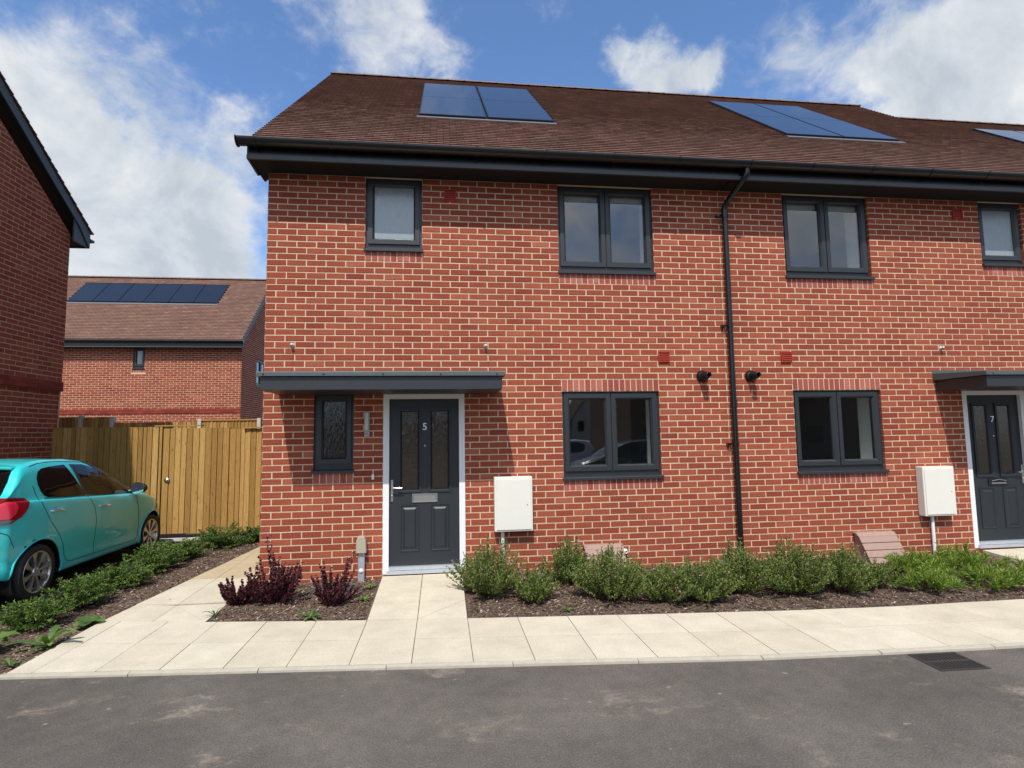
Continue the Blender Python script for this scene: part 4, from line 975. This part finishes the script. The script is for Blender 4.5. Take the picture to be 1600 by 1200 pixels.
HB = [  # x, y, rx, ry, h, stems, label
    (2.50, -.62, .36, .36, .55, 130, 'green bush spilling over the path edge beside door 5, under the white cupboard'),
    (2.93, -.92, .20, .22, .36, 60, 'small loose green bush, second along from door 5, at the front of the bed'),
    (3.42, -.34, .27, .26, .50, 110, 'green bush close to the wall left of the hidden meter cover'),
    (3.72, -.98, .34, .32, .52, 170, 'large round green bush in front of the hidden gas meter cover'),
    (4.22, -1.12, .24, .26, .38, 90, 'low green bush with a pink flower below the right end of the number 5 window'),
    (4.60, -1.18, .28, .28, .43, 130, 'green bush with small pink flowers left of the drainpipe foot'),
    (5.08, -.98, .28, .28, .50, 120, 'green bush just in front of the drainpipe foot'),
    (5.60, -1.10, .34, .32, .53, 170, 'full rounded green bush right of the drainpipe foot'),
    (6.14, -1.12, .26, .26, .47, 110, 'green bush left of the uncovered brown gas meter cover'),
    (6.52, -1.05, .24, .24, .30, 45, 'thin straggly green bush in front of the brown gas meter cover')]
for i, (x, y, rx, ry, h, ns, lab) in enumerate(HB):
    shrub((x, y-.11, .0), rx*1.14, ry*1.22, h*1.05, int(ns*1.45), lab, GH, seed=20+i, flowers=(9 if i in (0, 1, 2, 4, 5, 6) else 2), per=15, pair=4, L=.034, Wd=.0125, upright=.8, hv=(.72, 1.04))
GL = 'lime green spreading plants by door 7'
for i, (x, y, rx, ry, h, ns, lab) in enumerate([
    (7.35, -.80, .42, .30, .26, 70, 'lime green spreading plant nearest the brown meter cover, back row'),
    (8.05, -.72, .42, .30, .25, 70, 'lime green spreading plant under the number 7 cupboard, back row'),
    (7.02, -1.36, .34, .24, .21, 55, 'lime green spreading plant at the pavement edge, leftmost of the front row'),
    (7.70, -1.38, .36, .24, .20, 55, 'lime green spreading plant at the pavement edge, second of the front row'),
    (8.38, -1.32, .36, .26, .22, 55, 'lime green spreading plant at the right edge of the photo by the pavement')]):
    shrub((x, y, .0), rx, ry, h*1.15, int(ns*.85), lab, GL, m_leaf='leaf_lime', seed=60+i, per=8, pair=6, L=.080, Wd=.009, upright=.40, base=.40, hv=(.6, 1.15))
GP = 'purple barberry bushes in the small bed'
for i, (x, y, rx, ry, h, ns, lab) in enumerate([
    (.02, -.66, .19, .17, .30, 40, 'low dark purple bush at the left corner of the small bed'),
    (.36, -.64, .27, .22, .46, 80, 'largest dark purple bush with one tall shoot, in the middle of its group'),
    (.95, -.82, .20, .18, .40, 42, 'dark purple bush nearest the door path, with a reaching red tip')]):
    o = shrub((x, y, .0), rx*1.15, ry*1.15, h*1.05, int(ns*.8), lab, GP, m_leaf='leaf_purple', m_stem='stem_dark', seed=80+i, per=20, pair=5, L=.029, Wd=.024, upright=.45, base=.10, hv=(.60, 1.08))
    if i:
        rn = random.Random(90+i); lf = MB(); st = MB(); tip = Vector((-.10, .05, .66)) if i == 1 else Vector((.20, .10, .50)); a0 = Vector((0, 0, .05)); pts = [a0.lerp(tip, t/6)+Vector((.02*math.sin(t), 0, 0)) for t in range(7)]
        st.tube(pts, [.004-.0004*t for t in range(7)], 5, caps=False)
        for q_ in range(150):
            t = rn.uniform(.3, 1); p = a0.lerp(tip, t); leaf(lf, p+Vector((rn.uniform(-.022, .022), rn.uniform(-.02, .02), rn.uniform(-.02, .02))), Vector((rn.gauss(0, 1), rn.gauss(0, 1), rn.gauss(.4, 1))), .023, .016, rnd=rn)
        st.build('long_shoot', 'stem_dark', o); lf.build('shoot_leaves', 'leaf_purple', o)
GJ = 'low evergreen shrubs beside the parking bay'
def low_evergreen(loc, rx, ry, h, n_st, lab, seed):
    rn = random.Random(seed); o = empty('evergreen_shrub', loc, label=lab, cat='shrub', group=GJ); lf, st = MB(), MB()
    for i in range(n_st):
        a = rn.uniform(0, 2*math.pi); ln = rn.uniform(.45, 1.1); ex, ey = math.cos(a)*rx*ln, math.sin(a)*ry*ln; ez = h*rn.uniform(.25, 1.1)*(1.15-ln*.45)
        p0 = Vector((ex*.1, ey*.1, 0)); p3 = Vector((ex, ey, ez)); p1 = p0.lerp(p3, .5)+Vector((0, 0, ez*.35)); pts = [p0*(1-t)**2+p1*2*t*(1-t)+p3*t*t for t in [k/6 for k in range(7)]]
        st.tube(pts, [.004*(1-.75*k/6) for k in range(7)], 4, caps=False)
        for q_ in range(17):
            t = .25+.75*(q_+rn.random())/17; t = min(t, .999); k = int(t*6); p = pts[k].lerp(pts[min(k+1, 6)], t*6-k); ax = (pts[min(k+1, 6)]-pts[k]).normalized()
            side = ax.cross(Vector((rn.uniform(-.3, .3), rn.uniform(-.3, .3), 1))).normalized()*rn.choice((-1, 1)); sd = (side*rn.uniform(.6, 1)+ax*rn.uniform(.5, .9)+Vector((0, 0, rn.uniform(-.1, .35)))).normalized(); sl = rn.uniform(.03, .075)*(1.2-t*.5)
            for c in range(6):
                pp = p+sd*sl*(c+.5)/6; leaf(lf, pp, (sd*.8+Vector((rn.gauss(0, .6), rn.gauss(0, .6), rn.gauss(.15, .5)))), rn.uniform(.016, .030), .012, rnd=rn)
    st.build('stem', 'stem_brown', o); lf.build('foliage', 'leaf_juniper', o)
for i, (x, y, rx, ry, h, ns, lab) in enumerate([
    (-1.52, -.95, .36, .34, .24, 85, 'low green shrub nearest the road, beside the rear wheel of the car'),
    (-1.50, -.38, .34, .34, .26, 80, 'low green shrub, second from the road, below the car sill'),
    (-1.48, .35, .36, .40, .28, 85, 'low green shrub, third from the road, with a shoot rising against the car'),
    (-1.45, 1.05, .38, .40, .29, 90, 'low green shrub, fourth from the road, level with the car front door'),
    (-1.45, 1.75, .42, .40, .31, 95, 'low green shrub, fifth from the road, beside the front wheel'),
    (-1.30, 2.45, .46, .36, .33, 95, 'low green shrub below the gate, next to the last one'),
    (-.98, 2.85, .30, .24, .30, 50, 'low green shrub furthest from the road, touching the fence by the end house')]):
    low_evergreen((x-.12 if i < 5 else x, y, -.01), rx*.80, ry*.86, h*(1.2 if i % 2 else .95), ns, lab, 110+i)
def weed(loc, n, L, Wd, lab, seed, up=.5, cat='weed', name='weed'):
    rn = random.Random(seed); lf = MB()
    for i in range(n):
        a = 2*math.pi*i/n+rn.uniform(-.4, .4); el = rn.uniform(.2, 1.0)*up; ll = L*rn.uniform(.6, 1.1); d = Vector((math.cos(a), math.sin(a), 0)); s = Vector((-math.sin(a), math.cos(a), 0)); vs = []; K = 6
        for k in range(K+1):
            t = k/K; c = d*(ll*t)+Vector((0, 0, ll*(el*1.6*t-1.1*t*t*el+.03))); w_ = Wd*math.sin(math.pi*min(.98, t*.85+.10))**.7*(1+.18*math.sin(k*2.7))
            vs += [c-s*w_/2+Vector((0, 0, w_*.15)), c, c+s*w_/2+Vector((0, 0, w_*.15))]
        lf.add(vs, [(k*3+j, k*3+j+1, k*3+4+j, k*3+3+j) for k in range(K) for j in range(2)], 0, True)
    o = lf.build(name, 'leaf_weed'); o.location = loc
    return tag(o, label=lab, cat=cat, group='weeds coming up through the beds')
weed((-1.18, -1.52, -.02), 9, .26, .055, 'tall thistle like weed with long pale leaves at the front of the left bed', 1, 1.1)
weed((-1.62, -1.55, -.02), 6, .22, .16, 'broad leaved dock at the left edge of the photo', 2, .8)
weed((-1.17, -.98, .0), 6, .17, .12, 'broad leaved weed lying over the kerb of the left path', 3, .3)
weed((.82, -1.18, .0), 12, .13, .030, 'bright green dandelion clump in front of the purple bushes', 4, .9)
weed((1.25, -.75, .01), 10, .09, .025, 'small green weed against the left edge of the door path', 5, 1.0)
weed((1.26, -.35, .02), 10, .10, .022, 'small grassy weed by the door path below the cable riser', 6, 1.1)
weed((.78, -.12, .02), 12, .10, .018, 'pale grassy tuft at the foot of the wall left of the cable riser', 7, 1.2)
weed((-.09, -.98, .0), 5, .13, .018, 'thin upright weed at the left corner of the small bed', 8, 1.6)
weed((-1.2, -1.90, -.02), 11, .11, .018, 'small grassy weed near the road end of the left bed', 9, 1.1)
weed((6.85, -1.1, .0), 5, .09, .07, 'small round leaved weed between the straggly bush and the lime green plants', 10, .5)
weed((3.2, -1.38, .0), 8, .07, .02, 'tiny weed on the bark by the pavement under the white cupboard bushes', 11, .7)
# sheet of slate coloured felt showing in the small bed
s = MB(); s.add([(.62, -.44, .035), (.98, -.50, .040), (1.16, -.28, .045), (.98, -.17, .05), (.70, -.20, .045)], [(0, 1, 2, 3, 4)]); s.add([(.62, -.44, .02), (.98, -.50, .02), (1.16, -.28, .02), (.62, -.44, .035), (.98, -.50, .040), (1.16, -.28, .045)], [(0, 1, 4, 3), (1, 2, 5, 4)])
simple('felt', (.045, .048, .052), .9, nscale=70, namt=.5); tag(s.build('ground_felt', 'felt'), label='dark scrap of weed felt lying on the small bed by the wall', cat='felt')

# ------------------------------------------------------------------ the parked car
CX, CY0 = -3.02, -.03          # centre line, rear axle
car = empty('parked_car', (CX, CY0, -.006), label='turquoise five door hatchback parked nose in towards the fence', cat='car')
def lerp_tab(tab, t):
    if t <= tab[0][0]: return tab[0][1]
    for (a, u_), (b_, v_) in zip(tab, tab[1:]):
        if t <= b_:
            k = (t-a)/(b_-a); k2 = k*k*(3-2*k)*.35+k*.65; return u_+(v_-u_)*k2
    return tab[-1][1]
tabW = [(-.60, .30), (-.585, .46), (-.56, .58), (-.50, .68), (-.38, .755), (-.2, .79), (.1, .808), (1.2, .80), (2.0, .805), (2.35, .80), (2.6, .755), (2.78, .66), (2.88, .50), (2.93, .30)]
tabZb = [(-.60, .34), (-.45, .30), (-.2, .24), (.3, .205), (1.9, .205), (2.4, .22), (2.93, .27)]
tabZt = [(-.60, .70), (-.585, .80), (-.56, .90), (-.53, .985), (-.50, 1.03), (-.44, 1.075), (-.36, 1.14), (-.27, 1.245), (-.19, 1.34), (-.12, 1.405), (-.04, 1.435), (.1, 1.455), (.3, 1.468), (.7, 1.46), (1.0, 1.43), (1.2, 1.385), (1.4, 1.31), (1.65, 1.18), (1.9, 1.04), (2.0, .99), (2.2, .95), (2.5, .88), (2.7, .80), (2.83, .70), (2.90, .60), (2.93, .50)]
tabBelt = [(-.60, .66), (-.56, .86), (-.50, 1.00), (-.40, 1.055), (-.1, 1.045), (.5, 1.01), (1.2, .965), (1.8, .93), (2.1, .90), (2.5, .80), (2.8, .64), (2.93, .46)]
tabWr = [(-.60, .25), (-.56, .42), (-.50, .60), (-.40, .675), (-.25, .665), (-.1, .625), (.2, .60), (.6, .585), (1.2, .56), (1.6, .59), (1.95, .63), (2.3, .60), (2.7, .46), (2.93, .2)]
def profile(t):
    W_, zb, zt, zl, wr = (lerp_tab(x, t) for x in (tabW, tabZb, tabZt, tabBelt, tabWr))
    zl = min(zl, zt-.02); hh = zl-zb; up_ = zt-zl; wr = min(wr, W_-.06)
    lean = min(1, up_/.30)
    return [(W_-.075, zb), (W_-.022, zb+.015), (W_-.006, zb+hh*.12), (W_-.012, zb+hh*.25), (W_, zb+hh*.50), (W_+.002, zb+hh*.70), (W_-.010, zb+hh*.86), (W_-.030, zl-.012), (W_-.050, zl+.004),
            (W_-.050+(wr+.035-W_+.05)*.32, zl+up_*.33), (W_-.050+(wr+.035-W_+.05)*.68, zl+up_*.64), (wr+.035, zt-up_*.16-.005), (wr-.02, zt-.014-.0*lean), (wr*.72, zt-.002), (wr*.36, zt+.006), (0, zt+.009)]
def catmull(pts, sub=4):
    out = []
    for i in range(len(pts)-1):
        p0, p1, p2, p3 = pts[max(i-1, 0)], pts[i], pts[i+1], pts[min(i+2, len(pts)-1)]
        for k in range(sub):
            t = k/sub; out.append(tuple(.5*((2*p1[j])+(-p0[j]+p2[j])*t+(2*p0[j]-5*p1[j]+4*p2[j]-p3[j])*t*t+(-p0[j]+3*p1[j]-3*p2[j]+p3[j])*t**3) for j in (0, 1)))
    out.append(pts[-1]); return out
NT = 150; ts = [-.60+3.53*(.5-.5*math.cos(math.pi*i/NT))*1.0 for i in range(NT+1)]
ts = sorted(set([-.60+3.53*i/110 for i in range(111)]+[-.60+.25*(i/24)**1.6 for i in range(25)]+[2.93-.25*(i/18)**1.6 for i in range(19)]))
grid = [[(x, t, z) for (x, z) in catmull(profile(t))] for t in ts]
NJ = len(grid[0])
ZW = .288; WHEELS = (0.0, 2.35); RA = .345
def in_arch(p): return any(math.hypot(p[1]-c, p[2]-ZW) < RA for c in WHEELS) and p[0] > .45
def push(p):
    for c in WHEELS:
        d = math.hypot(p[1]-c, p[2]-ZW)
        if d < RA and p[0] > .45 and d > 1e-6: return (p[0], c+(p[1]-c)*RA/d, ZW+(p[2]-ZW)*RA/d)
    return p
def normal_at(i, j):
    a = Vector(grid[min(i+1, len(ts)-1)][j])-Vector(grid[max(i-1, 0)][j]); b2 = Vector(grid[i][min(j+1, NJ-1)])-Vector(grid[i][max(j-1, 0)]); n = a.cross(b2)
    return n.normalized() if n.length > 1e-9 else Vector((1, 0, 0))
def side_point(t, z, off=0.0):
    """surface point on the right flank at station t and height z"""
    pr = catmull(profile(t)); 
    for (x0, z0), (x1, z1) in zip(pr, pr[1:]):
        if z0 <= z <= z1 and z1 > z0: k = (z-z0)/(z1-z0); return Vector((x0+(x1-x0)*k+off, t, z))
    return Vector((pr[-1][0]+off, t, z))
def arch_cell(cell): 
    c = [sum(p[k] for p in cell)/4 for k in range(3)]; return in_arch(c)
def both(mb_fn, name, m_, parent, **kw):
    pass
body = MB(); 
for sgn in (1, -1):
    idx = {}; vs = []; fsx = []
    for i in range(len(ts)-1):
        for j in range(NJ-1):
            cell = [grid[i][j], grid[i+1][j], grid[i+1][j+1], grid[i][j+1]]
            if arch_cell(cell): continue
            f = []
            for (a, c_) in ((i, j), (i+1, j), (i+1, j+1), (i, j+1)):
                if (a, c_) not in idx: idx[(a, c_)] = len(vs); p = push(grid[a][c_]); vs.append((p[0]*sgn, p[1], p[2]))
                f.append(idx[(a, c_)])
            fsx.append(tuple(f) if sgn < 0 else tuple(f[::-1]))
    body.add(vs, fsx, 0, True)
for row, s_ in ((grid[0], 1), (grid[-1], -1)):
    cap = [(x, t, z) for (x, t, z) in row]+[(-x, t, z) for (x, t, z) in row[::-1]]; body.add(cap, [tuple(range(len(cap)))], 0)
bo_ = body.build('body', 'car_paint', car)
bm = bmesh.new(); bm.from_mesh(bo_.data); bmesh.ops.remove_doubles(bm, verts=bm.verts, dist=.0004); bmesh.ops.recalc_face_normals(bm, faces=bm.faces); bm.to_mesh(bo_.data); bm.free()
def patch(name, m_, poly, parent, off=.004, side=1, coords='tz', jr=None, rear=None, minx=0.0):
    """cells of the body skin clipped to a convex outline, lifted off by off; coords: tz = side view, xz = rear or front view"""
    mb = MB(); n = len(poly); ar = sum(poly[i][0]*poly[(i+1) % n][1]-poly[(i+1) % n][0]*poly[i][1] for i in range(n))
    if ar < 0: poly = poly[::-1]
    hps = []
    for i in range(n):
        a, b2 = poly[i], poly[(i+1) % n]; nx_, nz_ = (b2[1]-a[1]), -(b2[0]-a[0]); ln = math.hypot(nx_, nz_)
        if ln > 1e-9: hps.append(((nx_/ln, nz_/ln), (nx_*a[0]+nz_*a[1])/ln))
    for sg in ((1, -1) if coords == 'xz' else (side,)):
        for i in range(len(ts)-1):
            if rear == 'rear' and ts[i] > .1: continue
            if rear == 'front' and ts[i] < 1.0: continue
            for j in range(*(jr or (0, NJ-1))):
                ids = ((i, j), (i+1, j), (i+1, j+1), (i, j+1)); cell = []
                if grid[i][j][0] < minx: continue
                for (a, c_) in ids:
                    p = Vector(grid[a][c_])+normal_at(a, c_)*off
                    cell.append(((p.y, p.z) if coords == 'tz' else (p.x*sg, p.z))+(p.x*sg, p.y, p.z))
                for (nn, dd) in hps:
                    if cell: cell = clip_half(cell, nn, dd)
                if len(cell) >= 3: mb.add([c_[2:] for c_ in cell], [tuple(range(len(cell)))], 0, True)
    o = mb.build(name, m_, parent)
    bm = bmesh.new(); bm.from_mesh(o.data); bmesh.ops.remove_doubles(bm, verts=bm.verts, dist=.0003); bmesh.ops.recalc_face_normals(bm, faces=bm.faces); bm.to_mesh(o.data); bm.free()
    return o
def smooth_poly(pts, sub=5):
    out = []; n = len(pts)
    for i in range(n):
        p0, p1, p2, p3 = pts[(i-1) % n], pts[i], pts[(i+1) % n], pts[(i+2) % n]
        if len(p1) > 2 and p1[2]: 
            out.append(p1[:2]); 
            if len(p2) > 2 and p2[2]: continue
        for k in range(sub):
            t = k/sub; out.append(tuple(.5*((2*p1[j])+(-p0[j]+p2[j])*t+(2*p0[j]-5*p1[j]+4*p2[j]-p3[j])*t*t+(-p0[j]+3*p1[j]-3*p2[j]+p3[j])*t**3) for j in (0, 1)))
    return out
def shrink(poly, d):
    cx = sum(p[0] for p in poly)/len(poly); cz = sum(p[1] for p in poly)/len(poly)
    return [(cx+(p[0]-cx)*(1-d/max(.05, abs(p[0]-cx)+abs(p[1]-cz))), cz+(p[1]-cz)*(1-d/max(.05, abs(p[0]-cx)+abs(p[1]-cz)))) for p in poly]
rearwin = [(.08, 1.085), (.05, 1.13), (.03, 1.20), (.035, 1.27), (.08, 1.335), (.16, 1.368), (.30, 1.383), (.60, 1.392), (.69, 1.39), (.80, 1.045), (.82, 1.012), (.45, 1.032), (.14, 1.058)]
frontwin = [(.885, 1.008), (.86, 1.05), (.755, 1.388), (.95, 1.378), (1.12, 1.345), (1.30, 1.275), (1.50, 1.165), (1.66, 1.04), (1.74, .965), (1.72, .950), (1.30, .975)]
for sd in (1, -1):
    patch('side_window', 'car_glass', rearwin, car, .005, sd); patch('side_window', 'car_glass', frontwin, car, .005, sd)
    patch('pillar_trim', 'car_trim', [(.69, 1.392), (.80, 1.02), (.90, 1.005), (.77, 1.388)], car, .0035, sd)
    patch('quarter_trim', 'car_trim', [(1.70, .955), (1.93, .925), (1.86, .99), (1.62, 1.12), (1.36, 1.27)], car, .0045, sd)
    patch('front_pillar', 'car_trim', [(1.06, 1.365), (1.08, 1.425), (1.30, 1.36), (1.55, 1.245), (1.50, 1.165), (1.30, 1.275)], car, .0042, sd)
    patch('front_pillar', 'car_trim', [(1.50, 1.165), (1.55, 1.245), (1.78, 1.13), (1.96, 1.02), (1.93, .935), (1.74, .955), (1.66, 1.04)], car, .0042, sd)
    tl = patch('tail_light', 'tail_red', [(-.56, .845), (-.40, .845), (-.27, .90), (-.19, .98), (-.155, 1.05), (-.20, 1.085), (-.40, 1.105), (-.53, 1.10)], car, .010, sd, minx=.50)
    patch('brake_lens', 'tail_bright', [(-.53, .90), (-.40, .895), (-.33, .94), (-.30, 1.00), (-.32, 1.055), (-.42, 1.07), (-.51, 1.07)], tl, .014, sd, minx=.56)
    patch('reverse_lens', 'tail_clear', [(-.52, .850), (-.42, .850), (-.35, .880), (-.40, .888), (-.52, .888)], tl, .0135, sd, minx=.56)
    patch('headlight', 'tail_clear', [(2.45, .60), (2.55, .72), (2.75, .70), (2.85, .60), (2.80, .55)], car, .008, sd)
patch('rear_window', 'car_glass', [(-.60, 1.085), (.60, 1.085), (.635, 1.11), (.615, 1.25), (.575, 1.375), (-.575, 1.375), (-.615, 1.25), (-.635, 1.11)], car, .006, coords='xz', rear='rear', jr=(46, NJ-1))
patch('windscreen', 'car_glass', [(-.60, 1.0), (.60, 1.0), (.47, 1.40), (-.47, 1.40)], car, .006, coords='xz', rear='front', jr=(40, NJ-1))
simple('plate_yellow', (.60, .42, .05), .5); npb = MB(); npb.box(-.25, .25, -.612, -.601, .50, .60); npb.build('number_plate', 'plate_yellow', car)
# spoiler
sp = MB(); vs = []
for k in range(21):
    x = -.585+1.17*k/20; e = 1-abs(x/.585)**4; y0_ = -.02; y1_ = -.17-.07*e
    vs += [(x, y0_, 1.447-.03*abs(x/.58)**2), (x, y1_, 1.428-.03*abs(x/.58)**2), (x, y1_+.005, 1.400-.03*abs(x/.58)**2), (x, y1_+.10, 1.385-.03*abs(x/.58)**2), (x, y0_, 1.40-.03*abs(x/.58)**2)]
sp.add(vs, [(k*5+a, k*5+(a+1) % 5, (k+1)*5+(a+1) % 5, (k+1)*5+a) for k in range(20) for a in range(5)]+[tuple(range(5)), tuple(range(100, 105))], 0, False); sp.build('spoiler', 'car_paint', car, bevel=.008, seg=2)
# shut lines as thin dark beads just proud of the skin
def seam(name, pts, sd, parent=car, r=.0036):
    P = []
    for (a, b2) in zip(pts, pts[1:]):
        for k in range(8):
            t = a[0]+(b2[0]-a[0])*k/8; z = a[1]+(b2[1]-a[1])*k/8; P.append(side_point(t, z))
    P.append(side_point(*pts[-1])); mb = MB(); mb.tube([(p.x*sd, p.y, p.z) for p in P], r, 6, caps=False); return mb.build(name, 'car_trim', parent)
for sd in (1, -1):
    seam('door_gap', [(-.045, 1.20), (-.035, 1.13), (-.01, 1.07), (.04, .95), (.12, .80), (.28, .63), (.365, .50), (.40, .38), (.44, .315), (.52, .295), (.98, .292)], sd)
    seam('door_gap', [(.845, 1.0), (.93, .86), (.96, .70), (.955, .5), (.94, .292)], sd)
    seam('door_gap', [(.98, .292), (1.88, .288), (1.95, .34), (1.965, .45), (1.93, .70), (1.90, .92)], sd)
    seam('roof_gutter', [(.0, 1.40), (.15, 1.425), (.3, 1.432), (.5, 1.432), (1.0, 1.405), (1.25, 1.34)], sd, r=.004)
    seam('bumper_gap', [(-.50, .80), (-.40, .74), (-.36, .66), (-.33, .60)], sd)
    seam('beltline', [(.08, 1.052), (.45, 1.026), (.85, 1.002), (1.3, .968), (1.74, .944)], sd, r=.004)
    for (t0, t1, z) in ((.12, .34, .90), (1.02, 1.23, .845)):
        p0, p1 = side_point(t0, z+.008), side_point(t1, z-.004); mb = MB()
        rec = MB(); c = (p0+p1)/2; rec.lathe([(.042, 0), (.036, .0015), (0, .002)], (sd*(c.x-.0008), c.y-.01, c.z), (sd, 0, 0), 20); rec.build('handle_recess', 'car_trim' if False else 'car_paint', car)
        mb.tube([(sd*(p0.x+.004), p0.y, p0.z), (sd*(p0.x+.030), p0.y+.02, p0.z), (sd*(c.x+.036), c.y, c.z+.003), (sd*(p1.x+.030), p1.y-.02, p1.z), (sd*(p1.x+.004), p1.y, p1.z)], [.011, .013, .015, .013, .011], 10); mb.build('door_handle', 'chrome', car)
    # mirror
    mi_ = MB(); c0 = side_point(1.78, .98); rs_ = []; n = 14
    cen = Vector((sd*(c0.x+.125), 1.83, 1.00)); vs = []
    for a in range(9):
        ph = -math.pi/2+math.pi*a/8
        for k in range(n): th = 2*math.pi*k/n; vs.append((cen.x+.112*math.cos(ph)*math.cos(th), cen.y+.075*math.cos(ph)*math.sin(th)*(1 if math.sin(th) > 0 else .55), cen.z+.072*math.sin(ph)))
    mi_.add(vs, [(a*n+k, a*n+(k+1) % n, (a+1)*n+(k+1) % n, (a+1)*n+k) for a in range(8) for k in range(n)], 0, True)
    mi_.tube([(sd*(c0.x-.01), 1.80, .955), (sd*(c0.x+.07), 1.82, .97)], [.03, .022], 10); mo_ = mi_.build('wing_mirror', 'car_trim', car)
    g_ = MB(); g_.lathe([(.0, .0), (.085, .001)], (cen.x, cen.y-.042, cen.z), (0, -1, 0), 20); o = g_.build('mirror_glass', 'chrome', mo_)
ant = MB(); ant.tube([(0, 1.05, 1.435), (0, .92, 1.60)], [.004, .002], 6); ant.build('aerial', 'car_trim', car)
# underside and wheel wells
ub = MB(); ub.box(-.70, .70, -.50, 2.75, .20, .26)
for c in WHEELS:
    for sd in (1, -1):
        n = 24; vs = []
        for xx in (.76*sd, .52*sd):
            for k in range(n+1): t_ = -.15*math.pi+1.3*math.pi*k/n; vs.append((xx, c+math.cos(t_)*(RA-.003), ZW+math.sin(t_)*(RA-.003)))
        m_ = n+1; ub.add(vs, [(k, k+1, m_+k+1, m_+k) for k in range(n)]+[tuple(range(m_, 2*m_))], 0, True)
ub.build('underbody', 'car_trim', car)
# arch lips
for c in WHEELS:
    for sd in (1, -1):
        pts = []
        for k in range(33):
            t_ = -.06*math.pi+1.12*math.pi*k/32; y_, z_ = c+math.cos(t_)*RA, ZW+math.sin(t_)*RA; p = side_point(y_, max(z_, .23)); pts.append((sd*(p.x+.002), y_, max(z_, .21)))
        lp = MB(); lp.tube(pts, .011, 8, caps=False); lp.build('arch_lip', 'car_paint', car)
def wheel(t, sd):
    xo = .785*sd; wm = MB(); ax = (sd, 0, 0)
    wm.lathe([(.205, -.155), (.245, -.170), (.275, -.165), (.287, -.145), (.288, -.05), (.287, -.022), (.278, -.004), (.255, .004), (.232, .003), (.214, -.004), (.206, -.02)], (xo, t, ZW), ax, 48)
    wo = wm.build('wheel', 'tyre', car)
    rm_ = MB(); rm_.lathe([(.213, -.004), (.216, .000), (.210, .003), (.202, -.002), (.196, -.02), (.190, -.10), (.120, -.14)], (xo, t, ZW), ax, 48); rm_.build('rim', 'alloy', wo)
    dk = MB(); dk.lathe([(.0, -.075), (.192, -.075)], (xo, t, ZW), ax, 32); dk.build('brake_disc', 'car_trim', wo)
    s_ = MB()
    for k in range(8):
        a = 2*math.pi*k/8+.2; d = Vector((0, math.cos(a), math.sin(a))); q_ = Vector((0, -math.sin(a), math.cos(a))); c0 = Vector((xo, t, ZW)); vs = []
        for (r_, w_, xx, sk) in ((.040, .013, -.020, 0), (.10, .013, -.010, .006), (.15, .022, -.006, .010), (.203, .036, -.004, .004)):
            for (u_, xo2) in ((-w_, 0), (w_, 0), (w_, -.03), (-w_, -.03)): vs.append(c0+d*r_+q_*(u_+sk)+Vector((sd*(xx+xo2), 0, 0)))
        s_.add(vs, [(i*4+j, i*4+(j+1) % 4, (i+1)*4+(j+1) % 4, (i+1)*4+j) for i in range(3) for j in range(4)]+[(0, 1, 2, 3), (12, 13, 14, 15)])
    s_.lathe([(.050, -.03), (.050, -.014), (.030, -.008), (0, -.007)], (xo, t, ZW), ax, 20); s_.build('spokes', 'alloy', wo)
for t in WHEELS:
    for sd in (1, -1): wheel(t, sd)

# two cars across the road, which show only as reflections in the lower windows
def copy_tree(o, parent=None, swap=None):
    c = o.copy(); col.objects.link(c); c.parent = parent
    if parent is None: c.matrix_world = Matrix.Identity(4)
    for ch in [x for x in list(bpy.data.objects) if x.parent == o]: copy_tree(ch, c, swap)
    if c.type == 'MESH' and swap and c.data.materials and c.data.materials[0] == M['car_paint']:
        c.material_slots[0].link = 'OBJECT'; c.material_slots[0].material = M[swap]
    return c
simple('paint_white', (.75, .75, .75), .3, coat=.5); simple('paint_navy', (.02, .035, .07), .3, coat=.5)
for (x, y, rz, sw, lab) in ((7.0, -13.0, 1.62, 'paint_white', 'white car reflected in the number 5 window'), (8.6, -9.9, 1.57, 'paint_navy', 'dark blue car reflected low in the number 5 window')):
    c = copy_tree(car, None, sw); c.location = (x, y, -.02); c.rotation_euler = (0, 0, rz); c['label'] = lab
